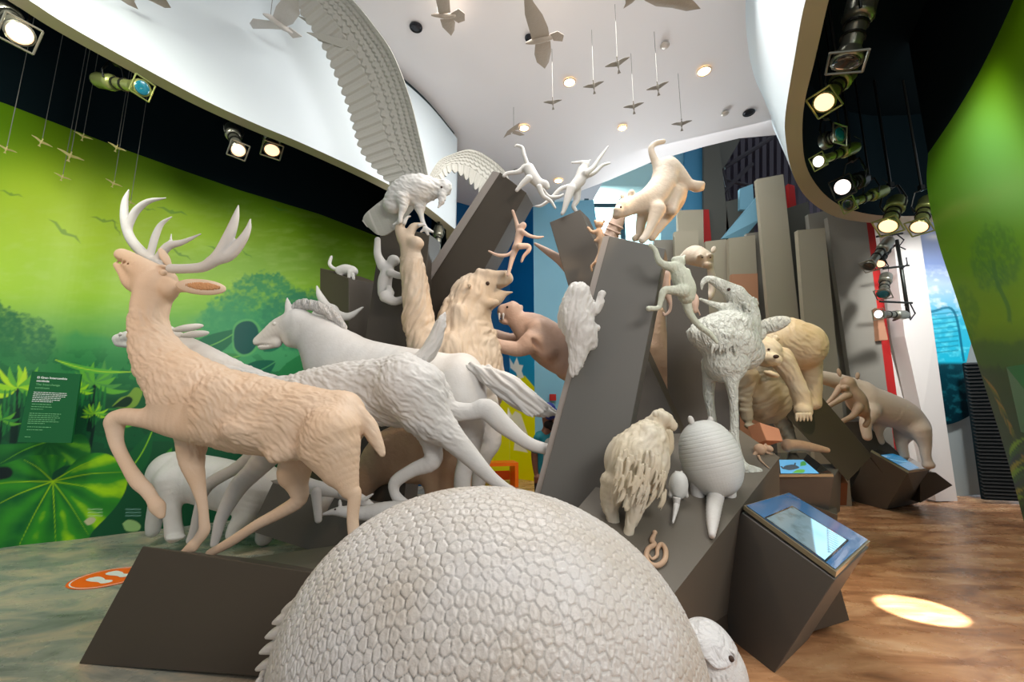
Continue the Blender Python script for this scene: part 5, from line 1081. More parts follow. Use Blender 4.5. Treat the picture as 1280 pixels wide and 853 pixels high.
pelt(t, 1.6, 3, 4, 60, lambda x, y: 1-.6*sm_(y, 490, 505))
eye(t, 961, 437, 4.42, 1.6, M['hollow']); g = An(4.28, 1, 1); g.b(970, 446, 4, 3, 4); part(t, 'nose', g, M['hollow'])
a = An(5.3, .9, 7); a.b(957, 492, 34, 42, 34); a.l('935,470,14;931,500,9;934,522,8', -.2); a.b(940, 534, 10, 5.5, 9, 15, dy=-.25, k=3); a.l('975,520,14;986,545,8;990,560,7', .1); a.l('925,470,14;885,467,6;858,461,5;842,456,3.5', .0, k=5); a.l('940,480,10;900,480,5;897,505,5;903,528,5;912,542,4', .25, k=4)
t = statue('shaggy dark-bellied beast behind the terror bird legs', (945, 540), 5.3, a, mat('plaster_shag', L(176, 164, 138), .65, bump=[(60, .12, .006, (0, 0, 0))]), 1.4)
pelt(t, 2.6, 4, 6, -15, lambda x, y: sm_(x, 915, 930))
a = An(5.0, .9, 4); a.l('984,556,7.5;1000,557,7.5;1018,560,6;1034,563,4'); a.b(984, 558, 7, 8, 8); t = statue('pale tapered limb lying above the turtle kiosk', (1000, 568), 5.0, a, M['plaster_brown'], 1)
# ---- lynx and tapir
a = An(6.4, .9, 4); a.b(1060, 479, 10, 10, 10); a.b(1056, 485, 6, 5, 8, dy=-.1, k=3); a.b(1049, 466, 3, 7, 2, -8, k=2); a.b(1072, 470, 3, 6, 2, 10, k=2); a.l('1064,488,10;1071,500,13;1076,512,11'); a.l('1060,494,6;1048,501,4;1036,508,3.2', -.1, k=3); a.l('1050,485,5;1042,496,3.4;1034,505,3', .05, k=3); a.l('1073,510,7;1066,520,4.4;1053,527,3.6', -.1, k=3); a.l('1080,515,6;1085,525,4;1082,532,4')
t = statue('small lynx with pricked ears on the tapir front', (1070, 530), 6.4, a, M['plaster_brown'], 1.1, 'lynx_statue')
a = An(7.1, .85, 5); a.l('1080,500,24;1105,510,25;1128,520,24;1142,533,21'); a.l('1075,490,18;1050,478,12;1020,470,9', flat=.9); a.l('1150,538,15;1156,556,9;1157,568,7;1160,580,7', -.15); a.l('1130,540,14;1127,555,8;1130,570,7', .15); a.l('1088,515,13;1082,530,8;1084,546,6.5', -.15); a.l('1100,520,12;1098,540,6;1100,552,6', .15); a.b(1161, 582, 8, 5, 8, dy=-.15)
t = statue('pinkish stout tapir seen from its rump, right of the bear', (1130, 584), 7.1, a, mat('plaster_tapir', L(222, 200, 178), .6, bump=[(18, .2, .012, (0, 0, 0))]), 1.3, 'tapir_statue')
# ---- long thick legs behind the middle slab
a = An(5.9, .9, 6); a.l('822,392,9;820,420,14;826,450,16;830,480,11;834,520,9;838,560,9;840,600,10'); a.l('806,440,16;806,470,16;800,500,10;790,560,9'); a.l('822,392,9;790,360,20;770,400,30', .1)
statue('tall thick-legged beast hidden behind the middle slab', (838, 608), 5.9, a, M['plaster_brown'], 1.4)
# ---- furry animal seen from behind on the sloping block
Y0 = 3.2
a = An(Y0, .95, 7); a.b(796, 578, 41, 42, 40, 12); a.b(806, 558, 28, 34, 30, 20); a.l('808,552,22;815,537,16;824,526,12', .05); a.b(828, 522, 12, 10, 11, 10, dy=.02); a.l('832,526,8;842,533,5', .02, k=4); a.b(820, 518, 3.5, 4, 3, dy=-.05, k=2)
a.l('792,608,20;794,634,12;786,662,7.5;782,684,6;785,702,5.5', -.14, k=4); a.l('768,606,19;762,630,12;767,655,7;770,678,5.5', -.02, k=4); a.l('815,590,16;825,620,8;818,636,6', .25); a.b(788, 704, 8, 4, 8, dy=-.14, k=3); a.l('832,540,8;836,556,6;832,570,5', .2)
t = statue('long-haired animal seen from behind on the sloping block', (786, 706), 2.9, a, mat('plaster_longhair', L(206, 202, 190), .64, bump=[(60, .12, .006, (0, 0, 0))], vary=(3, L(200, 184, 152), .3)), 1.2)
pelt(t, 3.6, 4.5, 6, 105, lambda x, y: 1-.7*sm_(y, 655, 675))
g = An(Y0, 1, 1.5); rr = random.Random(5)
for k in range(80):
    x = rr.uniform(772, 832); y = rr.uniform(560, 622); e = ((x-796)/42)**2+((y-588)/50)**2
    if e > 1: continue
    L_ = rr.uniform(14, 26); g.l('%f,%f,1.8;%f,%f,2;%f,%f,.5' % (x, y, x-1.5, y+L_*.5, x-6+rr.uniform(-2, 2), y+L_), -.245*math.sqrt(max(.05, 1-e*.85))-.01, k=1)
part(t, 'fur_locks', g, bpy.data.materials['plaster_longhair'])
# ---- armadillos
def armadillo(label, Y, cx, cy, rx, ry, rot, tail, legs, ears, bands=True):
    Yc = Y; a = An(Yc, .9, 4); c = P(cx, cy, Yc); t = thing('armadillo_statue', label, 'statue', P(cx, cy+ry, Yc))
    for q in legs: a.l(q)
    for q in ears: a.b(*q)
    a.b(cx, cy, rx*.9, ry*.9, rx*.9, rot); a.build('body', M['plaster'], t, 1.1)
    m = scl(c); r, u, d = frame(c); al = math.radians(-rot); ex = r*math.cos(al)+u*math.sin(al); ey = -r*math.sin(al)+u*math.cos(al)
    n1, n2 = 220, 160; th = np.linspace(0.02, math.pi-.02, n1); ph = np.linspace(0, 2*math.pi, n2, endpoint=False); TH, PH = np.meshgrid(th, ph, indexing='ij')
    band = np.where((TH > .75) & (TH < 1.75), np.abs(np.sin((TH-.75)*math.pi*9)), 1)
    bump = -.008*np.clip(1-band*3.0, 0, 1) - .0015*np.clip(1-np.abs(np.sin(PH*26))*3, 0, 1)*(np.sin(TH) > .15)-.002*np.clip(1-np.abs(np.sin(TH*30))*3, 0, 1)*((TH < .75) | (TH > 1.75))
    R_ = 1+bump*2.2
    yy = np.cos(TH)*ry; xx = np.sin(TH)**.85*np.cos(PH)*rx; zz = np.sin(TH)**.85*np.sin(PH)*rx
    V = c+((xx*R_)[..., None]*ex+(yy*R_)[..., None]*ey+(zz*R_)[..., None]*d)*m
    i = (np.arange(n1-1)[:, None]*n2+np.arange(n2)[None]).ravel(); j = (np.arange(n1-1)[:, None]*n2+(np.arange(n2)+1)[None] % n2).ravel(); Q = np.stack([i, i+n2, j+n2, j], 1)
    meshobj('shell', V.reshape(-1, 3), Q, mat('plaster_armour', (.60, .61, .58, 1), .5, bump=[(60, .12, .005, (0, 0, 0))]), t)
    mb = MB(); tp = spline(pts(tail, Yc), 10); 
    P_ = [P(q[0], q[1], min(q[2]-.06, onpl(q[0], q[1])-.05)) for q in tp]; rs = [q[3]*m*(1+.07*(k % 2)) for k, q in enumerate(tp)]; mb.tube(P_, rs, 14); mb.build('tail', M['plaster'], t, True)
armadillo('large armadillo seen from behind, tail hanging down the sloping block', 3.45, 888, 573, 36, 47, -14, '896,612,10;893,630,8.5;891,650,6.5;890,671,3', ['874,600,12;872,618,9;876,626,8', '908,605,13;912,628,9;915,640,8'], [(864, 526, 4, 7, 3, -15), (888, 526, 4, 6, 3, 10)])
armadillo('small armadillo seen from behind, between long-haired animal and large armadillo', 3.35, 848, 607, 11.5, 17, 8, '846,622,4.5;845,635,3.2;841,654,1', ['842,610,5;838,620,3', '855,612,5;858,620,3'], [(845, 591, 2, 3, 1.5, 0), (852, 591, 2, 3, 1.5, 0)])
# ---- snake and rat on the sloping block
tri = (PL[0], PL[1], PL[3]); 
def onp_(x, y, h=0.0):
    a_, b_, c_ = tri; n = np.cross(b_-a_, c_-a_); n /= np.linalg.norm(n); n = n if n[2] > 0 else -n; d = ray(x, y); t_ = ((a_+n*h-CAMP)@n)/(d@n); return CAMP+d*t_
sn = spline([(818.6, 667, 0), (815, 676, 0), (818, 681, 0), (810, 687, 0), (808, 698, 0), (814, 706, 0), (823, 707, 0), (831, 700, 0), (832, 688, 0), (827, 681, 0), (822, 686, 0), (821, 695, 0), (815, 699, 0), (811, 694, 0)], 8)
t = thing('snake_statue', 'small coiled snake on the lower edge of the sloping block', 'statue', onp_(820, 690))
n_ = len(sn); MB().tube([onp_(q[0], q[1], .012) for q in sn], [(.006+.010*min(1, (n_-k)/n_*3)*min(1, .5+k/10)) for k in range(n_)], 10).build('body', M['plaster_brown'], t, True); MB().sphere(onp_(818.6, 666, .014), .016).build('head', M['plaster_brown'], t, True)
def onY(x, y): return float(onp_(x, y)[1])
Yr = onY(950, 568); a = An(Yr, .9, 2); a.b(950, 562, 8, 8, 7); a.b(961, 561, 6, 4.6, 5, 20); a.b(957, 556.5, 2, 2.4, 1.5); a.l('944,567,2.4;942,570,2'); a.l('958,566,1.6;966,569,1.4'); a.l('952,570,2;958,572,1.6')
t = statue('little rat sitting at the top corner of the sloping block', (952, 571), Yr, a, M['plaster_brown'], .8, 'rat_statue'); MB().tube([onp_(948, 570, .012), onp_(951, 576, .008), onp_(956, 581, .006), onp_(962, 586, .005)], [.012, .009, .006, .003], 8).build('tail', M['plaster_brown'], t, True)
# ------------------------------------------------------------------ birds on wires
M['bird_small'] = mat('plaster_bird_dark', L(128, 122, 112), .6); M['wire'] = mat('wire', (.22, .22, .2, 1), .5, .2); M['gold'] = mat('plaster_gold', L(226, 208, 150), .55)
def bird(label, x, y, Y, w, rot, m, kind=0, group=None, wire=True, zc=6.98, vbank=.25, tilt=0):
    c = P(x, y, Y); s = w*scl(c)/2; t = thing('hanging_bird', label, 'bird', c, group); q = math.radians(-rot)
    r, u, d = frame(c); ex = r*math.cos(q)+u*math.sin(q); ey = -r*math.sin(q)+u*math.cos(q)   # ex: wing axis, ey: up on screen
    fw = d*.5*math.cos(tilt)-ey*.86 if kind == 0 else d
    a = Sculpt(1, 0); W_ = lambda pts_: [(c+ex*p[0]*s+ey*p[1]*s+d*p[2]*s, p[3]*s) for p in pts_]
    a.pr = []; a.wlimb(W_([(0, .14, -.2, .05), (0, .03, .0, .13), (0, -.12, .2, .10), (0, -.30, .45, .03)]), k=1); a.wlimb(W_([(0, .2, -.32, .07), (0, .2, -.32, .07)]), k=1); a.wlimb(W_([(0, .2, -.38, .03), (0, .19, -.50, .008)]), k=1)
    V, Q = a.mesh(s*.05); meshobj('body', V, Q, m, t)
    for sg in (-1, 1):
        mb = MB(); n = 9; up_, lo_ = [], []
        for k in range(n):
            f = k/(n-1); X = sg*f; zz = vbank*(f**.8)-.28*max(0, f-.55); ch = .24*(1-f**2)+.03
            p = c+ex*X*s+ey*(zz)*s; up_.append(p+d*(-.10+.16*f)*s); lo_.append(p+d*(-.10+.16*f+ch*1.5)*s-ey*ch*.4*s)
        V = up_+lo_; V2 = [v+ey*.02*s for v in V]; m_ = len(V); Fs = []
        for k in range(n-1): Fs += [(k, k+1, n+k+1, n+k), (m_+k, m_+n+k, m_+n+k+1, m_+k+1)]
        ring = list(range(n))+list(range(2*n-1, n-1, -1)); Fs += [(ring[i], ring[(i+1) % len(ring)], ring[(i+1) % len(ring)]+m_, ring[i]+m_) for i in range(len(ring))]
        mb.add(V+V2, Fs); mb.build('wing', m, t)
    mb = MB(); mb.prism([c+(-ey*.22+d*.35)*s, c+(-ey*.42-ex*.14+d*.75)*s, c+(-ey*.42+ex*.14+d*.75)*s], ey*.02*s); mb.build('tail_feathers', m, t)
    if wire:
        MB().tube([c+ey*.1*s, (c[0], c[1], zc)], .0035, 5).build('wire', M['wire'], t)
    return t
sm = [(691, 127, 7.0, 23, -4), (742, 106, 7.2, 26, -8), (772, 78, 6.9, 31, -12), (822, 108, 6.8, 27, -8), (792, 132, 7.4, 25, -2), (852, 154, 7.6, 24, 4)]
labs = ['small dark gliding bird lowest on the left of the ceiling flock', 'small gliding bird right of the bright round downlight', 'small gliding bird highest of the ceiling flock', 'small bird with raised wings nearest to the gimbal downlight', 'small gliding bird above the middle yellow downlight', 'small gliding bird farthest right of the ceiling flock']
for (x, y, Y, w, r), lb in zip(sm, labs): bird(lb, x, y, float(PZ(x, y, 6.1)[1]), w, r, M['bird_small'], 0, 'small birds under the ceiling')
gd = [(8, 186, 4.2, 18, 10), (52, 177, 4.6, 20, 20), (88, 194, 4.7, 25, 12), (104, 170, 4.9, 18, 8), (78, 221, 4.8, 16, 12), (146, 184, 5.0, 18, 14), (142, 229, 5.1, 17, 16), (163, 253, 5.2, 12, 20)]
labs = ['small golden bird hanging farthest left before the mural', 'golden bird second from the left edge before the mural', 'golden bird with widest wings before the mural top', 'golden bird against the dark band, upper one', 'golden bird low at the left of the mural sky', 'golden bird hanging at the dark band, right one', 'golden bird right before the mural, above the antlers', 'golden bird nearest to the antler tip']
for (x, y, Y, w, r), lb in zip(gd, labs): bird(lb, x, y, Y, w, r, M['gold'], 0, 'golden birds before the mural')
def bigbird(label, Y, body, wings, tail, m, bill=None):
    """larger gliding bird seen from below: body limb and outlined thick wings"""
    b0 = pts(body, Y); z0 = min(6.75, float(P(b0[1][0], b0[1][1], Y)[2])); hz = lambda x, y, d=0.0: float(PZ(x, y, z0+d)[1])
    body = ';'.join('%f,%f,%f,%f' % (q[0], q[1], q[3], hz(q[0], q[1])-Y) for q in b0); b0 = pts(body, Y); a = An(Y, .9, 3); a.l(body)
    wings = [[(x, y, hz(x, y, dz*.15)-Y) for x, y, dz in w_] for w_ in wings]; tail = [(x, y, hz(x, y)-Y) for x, y, dz in tail]
    t = statue(label, (b0[1][0], b0[1][1]), b0[1][2], a, m, .9, 'hanging_bird', 'bird')
    for w_ in wings:
        sp_ = spline([(x, y, 0) for x, y, _ in w_]+[(w_[0][0], w_[0][1], 0)], 1); k_ = len(w_)
        p = [P(x, y, Y+dz) for x, y, dz in w_]; c = np.mean(p, 0); n = np.cross(p[1]-p[0], p[2]-p[0]); n /= np.linalg.norm(n)
        V = []; Fs = []; N = 5
        front, back = [], []
        for s_, off in ((1, .012), (-1, .012)):
            for f in np.linspace(1, 0, N): V += [c+(q-c)*f+n*s_*off*math.sqrt(1-f*f) for q in p]
        def id_(side, ring, k): return side*N*k_+ring*k_+k % k_
        for side in (0, 1):
            for rg in range(N-1):
                for k in range(k_): q_ = (id_(side, rg, k), id_(side, rg, k+1), id_(side, rg+1, k+1), id_(side, rg+1, k)); Fs.append(q_ if side == 0 else q_[::-1])
        me = meshobj('wing', V, Fs, m, t, True)
    p = [P(x, y, Y+dz) for x, y, dz in tail]; MB().prism(p, (0, .008, .012)).build('tail_feathers', m, t)
    z = P(b0[1][0], b0[1][1], b0[1][2]); MB().tube([z, (z[0], z[1], 6.98)], .004, 5).build('wire', M['wire'], t)
    return t
M['bird_tan'] = mat('plaster_bird_tan', L(160, 148, 134), .6, bump=[(30, .2, .01, (0, 0, 0))])
bigbird('pale gull-like bird gliding at the ceiling left of the raised wing', 4.3, '330,18,2;338,22,4.5;352,32,5.5;364,40,3', [[(341, 20, 0), (345, 8, 0), (356, -6, 0), (368, -14, 0), (373, 2, 0), (375, 18, 0), (366, 30, 0), (356, 34, 0)], [(346, 27, 0), (332, 25, .1), (316, 23, .2), (312, 29, .25), (316, 36, .2), (335, 36, .1), (354, 37, 0)]], [(362, 34, 0), (378, 46, 0), (366, 48, 0), (357, 38, 0)], M['plaster'])
bigbird('soaring bird with fanned tail at the top middle', 5.2, '540,19,1.6;546,19,3;558,20,4;568,19,2.6', [[(549, 18, 0), (546, 6, 0), (542, -14, 0), (556, -20, 0), (562, 0, 0), (563, 16, 0)], [(550, 24, 0), (553, 34, 0), (564, 45, 0), (568, 38, 0), (569, 28, 0), (566, 23, 0)]], [(563, 17, 0), (573, 11, 0), (581, 17, 0), (581, 26, 0), (573, 29, 0), (564, 23, 0)], M['bird_tan'])
bigbird('largest soaring bird over the ceiling downlights, wings spread', 4.8, '658,54,1.6;666,52,4;677,49,5;688,47,3.5', [[(665, 50, 0), (661, 36, 0), (656, 18, 0), (655, -2, 0), (660, -8, 0), (668, 4, 0), (678, 18, 0), (685, 34, 0), (687, 46, 0)], [(669, 55, 0), (668, 68, 0), (671, 78, 0), (681, 86, 0), (686, 78, 0), (689, 64, 0), (688, 51, 0)]], [(687, 43, 0), (697, 39, 0), (705, 44, 0), (703, 52, 0), (692, 51, 0)], M['bird_tan'])
bigbird('big brown-winged bird cut by the top edge, right', 3.6, '760,-12,6;785,-14,10;810,-16,6', [[(781, -8, 0), (782, 4, 0), (779, 11, 0), (790, 4, 0), (800, -6, 0), (796, -14, 0)], [(800, -12, 0), (806, 1, 0), (820, 8, 0), (840, 10, 0), (858, 14, 0), (876, 11, 0), (868, 2, 0), (850, -12, 0), (830, -24, 0)]], [(760, -14, 0), (750, -6, 0), (750, -20, 0)], M['bird_tan'])
bigbird('brown-winged bird cut by the top edge, upper left', 3.4, '175,-14,5;185,-16,8;196,-18,5', [[(148, -2, 0), (160, 6, 0), (173, 12, 0), (168, 2, 0), (172, -10, 0), (160, -18, 0)], [(176, -4, 0), (190, 2, 0), (206, 10, 0), (214, 10, 0), (208, 0, 0), (196, -12, 0), (184, -14, 0)]], [(186, -20, 0), (182, -30, 0), (192, -30, 0)], M['bird_tan'])
bigbird('faint bird gliding beside the left yellow downlight', 6.9, '636,166,1;642,162,2;650,160,1.4', [[(629, 173, 0), (634, 164, 0), (642, 158, 0), (650, 153, 0), (646, 162, 0), (638, 167, 0)], [(642, 163, 0), (650, 165, 0), (656, 169, 0), (650, 170, 0), (640, 167, 0)]], [(636, 165, 0), (632, 170, 0), (639, 168, 0)], M['bird_tan'])
# ------------------------------------------------------------------ ceiling downlights
M['lamp_warm'] = mat('lamp_glow_warm', (1, .8, .5, 1), .4, emit=((1, .62, .25, 1), 7)); M['lamp_rim'] = mat('downlight_rim', L(200, 190, 180), .4, .3); M['lamp_dark'] = mat('downlight_dark', (.02, .02, .025, 1), .3, .5)
for x, y, r, on, lb in [(712, 103, 8, 1, 'bright round downlight between two gliding birds'), (880, 89, 9, 1, 'gimbal downlight nearest the right drum'), (655, 160, 7, 1, 'yellow downlight above the jumping monkey'), (778, 160, 6, 1, 'small yellow downlight above the leaping puma'), (698, 226, 6, 1, 'farthest yellow downlight above the reaching monkey'), (520, 34, 8, 0, 'unlit dark downlight right of the raised wing'), (662, 47, 6, 0, 'unlit dark downlight behind the soaring bird'), (936, 141, 7, 0, 'unlit dark downlight near the right drum edge'), (646, 214, 4.5, 0, 'unlit dark downlight behind the jumping monkey')]:
    c = PZ(x, y, 6.985); s = r*scl(c)*.9
    t = thing('ceiling_downlight', lb, 'ceiling light', c, 'round downlights in the ceiling')
    mb = MB(); n = 24
    V = [c+np.array([math.cos(k*2*math.pi/n), math.sin(k*2*math.pi/n), 0])*s*f+np.array([0, 0, dz]) for f, dz in ((1.12, .0), (1.1, -.012), (.92, -.012), (.9, .006)) for k in range(n)]
    mb.add(V, [(i*n+k, i*n+(k+1) % n, (i+1)*n+(k+1) % n, (i+1)*n+k) for i in range(3) for k in range(n)]).build('trim_ring', M['lamp_rim'] if on else M['lamp_dark'], t, True)
    mb = MB(); mb.sphere(c+np.array([0, 0, -.002]), (s*.9, s*.9, .02), 20, 8); mb.build('bulb', M['lamp_warm'] if on else M['lamp_dark'], t, True)
for x, y, lb in [(831, 57, 'small white smoke detector high on the ceiling'), (906, 142, 'small white sprinkler head near the ceiling edge')]:
    c = PZ(x, y, 6.96); t = MB().sphere(c, (.07, .07, .03), 14, 6).build('smoke_detector', M['lamp_rim'], None, True, c); tag(t, lb, 'detector')
# ------------------------------------------------------------------ stage spotlights
M['steel'] = mat('spot_steel', L(150, 150, 136), .28, .75); M['steel_d'] = mat('spot_dark', L(46, 48, 44), .35, .7); M['steel_y'] = mat('spot_green_sheen', L(150, 160, 96), .3, .6)
M['hot'] = mat('spot_lens_lit', (1, .75, .55, 1), .3, emit=((1, .50, .26, 1), 1.35)); M['hotw'] = mat('spot_lens_white', (1, 1, 1, 1), .3, emit=((1, .86, .78, 1), 1.3)); M['teal_l'] = mat('spot_lens_teal', L(20, 110, 130), .1, coat=1); M['dark_l'] = mat('spot_lens_dark', (.02, .02, .02, 1), .1, coat=1)
def spot(label, back, front, r, lens, Yb, Yf, m, yoke=True, group='theatre spotlights', hang=None):
    A_, B2 = P(back[0], back[1], Yb), P(front[0], front[1], Yf); d = B2-A_; l = np.linalg.norm(d); d /= l; s = r*scl((A_+B2)/2)
    t = thing('stage_spotlight', label, 'spotlight', A_, group)
    p = lambda f: A_+d*l*f
    MB().tube([p(-.02), p(0), p(.06), p(.30), p(.34), p(.38)], [s*.45, s*.8, s*.95, s*.95, s*1.0, s*.72], 14).build('lamp_housing', m, t, True)
    MB().tube([p(.36), p(.40), p(.82), p(.84)], [s*.6, s*.66, s*.66, s*.6], 14).build('barrel', m, t, True)
    for f in (.44, .62): MB().tube([p(f), p(f+.03)], [s*.78]*2, 14).build('ring', M['steel_d'], t)
    MB().tube([p(.82), p(.86), p(.97), p(1.0)], [s*.72, s*.82, s*.98, s*.98], 14).build('snout', m, t, True)
    sd = np.cross(d, [0, 0, 1.]); sd /= np.linalg.norm(sd)+1e-9; up_ = np.cross(sd, d)
    fr_ = MB(); q = s*1.08
    for a_, b_ in ((1, 1), (1, -1), (-1, -1), (-1, 1)): pass
    cs = [p(1.0)+sd*a_*q+up_*b_*q for a_, b_ in ((1, 1), (1, -1), (-1, -1), (-1, 1))]
    for k in range(4): fr_.tube([cs[k], cs[(k+1) % 4]], s*.09, 6)
    gf = fr_.build('gel_frame', m, t)
    MB().sphere(p(1.0), (s*.82,)*2+(s*.12,), 18, 6, np.stack([sd, up_, d], 1)).build('lens', lens, t, True)
    if yoke:
        top = p(.36)+np.array([0, 0, s*2.6]) if hang is None else p(.36)+np.array(hang)
        for k in (-1, 1): MB().tube([p(.36)+sd*k*s*1.0, p(.36)+sd*k*s*1.25+np.array([0, 0, s*.9]), top+sd*k*s*.7, top], s*.10, 6).build('yoke', M['steel_d'], t)
        MB().box(top+np.array([0, 0, s*.3]), (s*.5, s*.5, s*.7)).build('clamp', M['steel_d'], t)
        MB().tube([top+np.array([0, 0, s*.5]), (top[0], top[1], 6.94)], s*.14, 6).build('hanger', M['steel_d'], t)
    MB().tube([p(.0), p(-.1)+np.array([.02, 0, -.03]), p(-.05)+np.array([.05, 0, .1]), p(.1)+np.array([.04, 0, s*2.2])], s*.05, 5).build('cable', M['lamp_dark'], t)
    return t
spot('lit spotlight at the upper left corner', (4, 8), (25, 42), 14, M['hot'], 3.3, 3.0, M['steel'])
spot('spotlight with dark teal lens hanging left under the drum edge', (121, 100), (178, 110), 10, M['teal_l'], 4.0, 3.8, M['steel_y'])
spot('lit spotlight above the mural, middle of the left row', (288, 160), (298, 188), 9, M['hot'], 4.9, 4.6, M['steel'])
spot('spotlight pointing down behind it, right end of the left row', (340, 170), (340, 188), 10, M['hot'], 5.3, 5.2, M['steel'])
spot('small chrome spotlight behind the eagle column', (549, 284), (546, 318), 6, M['hotw'], 7.4, 7.2, M['steel'])
spot('large unlit spotlight at the top of the right light box', (1080, -6), (1058, 78), 18, M['dark_l'], 3.6, 3.7, M['steel'])
spot('lit spotlight below the large one, pointing down left', (1060, 90), (1030, 128), 13, M['hot'], 4.4, 4.2, M['steel_y'])
spot('spotlight with green lens in the right light box', (1028, 178), (1050, 168), 11, M['teal_l'], 5.0, 4.8, M['steel'])
spot('yellow-green spotlight with small white lens', (1070, 184), (1023, 202), 8, M['hotw'], 5.2, 5.0, M['steel_y'])
spot('lit spotlight with white square front', (1078, 224), (1053, 234), 11, M['hotw'], 5.7, 5.5, M['steel_d'])
spot('unlit long grey spotlight lying low in the light box', (1106, 238), (1060, 256), 8, M['dark_l'], 6.1, 5.9, M['steel_y'])
spot('left of the two spotlights hanging over the pale pillar', (1122, 250), (1110, 283), 11, M['hot'], 6.3, 6.1, M['steel_y'])
spot('right of the two spotlights hanging over the pale pillar', (1160, 250), (1149, 284), 10, M['hot'], 6.3, 6.1, M['steel_y'])
# vertical lamp stand on the pillar with its spotlights
t = thing('lamp_pipe', 'vertical steel pipe with side arms on the pale pillar', 'lamp pipe', P(1135, 400, 7.6))
MB().tube([P(1121, 300, 7.6), P(1128, 345, 7.6), P(1136, 398, 7.6)], .03, 8).build('pipe', M['steel_d'], t, True)
for a_, b_ in (((1096, 296), (1128, 292)), ((1104, 336), (1136, 332)), ((1100, 377), (1140, 379))): MB().tube([P(a_[0], a_[1], 7.5), P(b_[0], b_[1], 7.6)], .02, 6).build('side_arm', M['steel_d'], t)
for a_ in ((1122, 305), (1135, 394)): MB().tube([P(a_[0], a_[1], 7.6), P(a_[0]+2, a_[1], 7.6)+np.array([.1, .45, 0])], .02, 6).build('bracket', M['steel_d'], t)
mb = MB(); mb.tube([P(1120, 292, 7.5), P(1130, 300, 7.5), P(1124, 308, 7.5), P(1132, 312, 7.5)], .012, 5); mb.tube([P(1128, 336, 7.5), P(1134, 330, 7.5), P(1133, 322, 7.5)], .012, 5); mb.tube([P(1138, 380, 7.5), P(1144, 392, 7.5), P(1138, 400, 7.5), P(1134, 392, 7.5)], .012, 5); mb.build('cable', M['lamp_dark'], t)
spot('upper spotlight on the vertical pipe, pointing down left', (1112, 300), (1086, 333), 7, M['dark_l'], 7.3, 7.1, M['steel'], False)
spot('second spotlight on the vertical pipe with warm lens', (1110, 306), (1100, 330), 6, M['hot'], 7.4, 7.2, M['steel_d'], False)
spot('bluish spotlight at the middle of the vertical pipe', (1108, 344), (1104, 368), 7, M['teal_l'], 7.3, 7.1, M['steel'], False)
spot('lowest spotlight on the vertical pipe, lying level', (1132, 394), (1098, 393), 6, M['hotw'], 7.3, 7.1, M['steel'], False)
# ------------------------------------------------------------------ information boards
def textobj(parent, s, org, ex, ey, size, m, name='text', nrm=None, bold=False):
    cu = bpy.data.curves.new('text', 'FONT'); cu.body = s; cu.size = size; cu.space_line = 1.15; cu.extrude = .001
    if bold: cu.offset = size*.02
    tmp = bpy.data.objects.new('tmp', cu); COL.objects.link(tmp); dg = bpy.context.evaluated_depsgraph_get(); me = bpy.data.meshes.new_from_object(tmp.evaluated_get(dg)); bpy.data.objects.remove(tmp)
    V = np.array([v.co[:] for v in me.vertices]); Fs = [tuple(p.vertices) for p in me.polygons]
    n = np.cross(ex, ey); W_ = org+V[:, :1]*ex+V[:, 1:2]*ey+V[:, 2:]*n
    return meshobj(name, W_, Fs, m, parent, False)
M['sign'] = mat('sign_green', L(6, 96, 44), .4); M['ink'] = mat('sign_white', (.85, .9, .85, 1), .5); M['ink_g'] = mat('sign_pale_green', L(120, 190, 130), .5)
def sign(label, quad, th, W, lines_):
    q = [P(*a) for a in quad]; t = thing('information_board', label, 'sign', (q[3]+q[2])/2)
    n = np.cross(q[1]-q[0], q[3]-q[0]); n /= np.linalg.norm(n); n = -n if n@(q[0]-CAMP) > 0 else n
    MB().prism(q, -n*th).build('board', M['sign'], t)
    ex = (q[1]-q[0]); wid = np.linalg.norm(ex); ex /= wid; ey = q[0]-q[3]; hei = np.linalg.norm(ey); ey /= hei; 
    for it in lines_:
        if len(it) == 6 and not isinstance(it[0], str): lines(t, q, wid, hei, ex, ey, n, *it[0], *it[1:4]); continue
        s, u, v, sz, m, bold = it
        f = (1-v); org = q[3]+(q[0]-q[3])*f+ex*wid*u+n*.003
        textobj(t, s, org, ex, ey, sz*hei, m, 'heading' if bold else 'text', bold=bold)
    return t
def lines(t, q, wid, hei, ex, ey, n, u0, u1, v0, v1, rows, m, seed):
    """paragraph too small to read: rows of short strokes"""
    rr = random.Random(seed); mb = MB()
    for k in range(rows):
        v = v0+(v1-v0)*k/max(1, rows-1); u = u0; end = u1-(rr.uniform(0, .12) if k < rows-1 else rr.uniform(.1, .3))*(u1-u0)/.6
        while u < end:
            w = rr.uniform(.02, .07); o_ = q[3]+(q[0]-q[3])*(1-v)+ex*wid*u+n*.003; w = min(w, end-u)
            mb.prism([o_, o_+ex*wid*w, o_+ex*wid*w+ey*hei*.009, o_+ey*hei*.009], n*.001); u += w+.012
    return mb.build('text_lines', m, t)
sign('green information board headed El Gran Intercambio continúa on the left mural', [(40, 464.5, 5.15), (101, 468, 5.3), (89, 554, 5.28), (22, 553, 5.12)], .03, 1, [
    ('El Gran Intercambio\ncontinúa', .13, .095, .042, M['ink'], True), ('The Interchange\ncontinues', .13, .195, .042, M['ink_g'], False),
    ((.12, .80, .30, .43), 6, M['ink'], 1, 0, 0), ((.13, .60, .47, .54), 3, M['ink_g'], 2, 0, 0), ((.12, .78, .60, .74), 6, M['ink_g'], 3, 0, 0), ((.13, .62, .79, .83), 2, M['ink_g'], 4, 0, 0), ((.12, .30, .93, .93), 1, M['ink_g'], 5, 0, 0)])
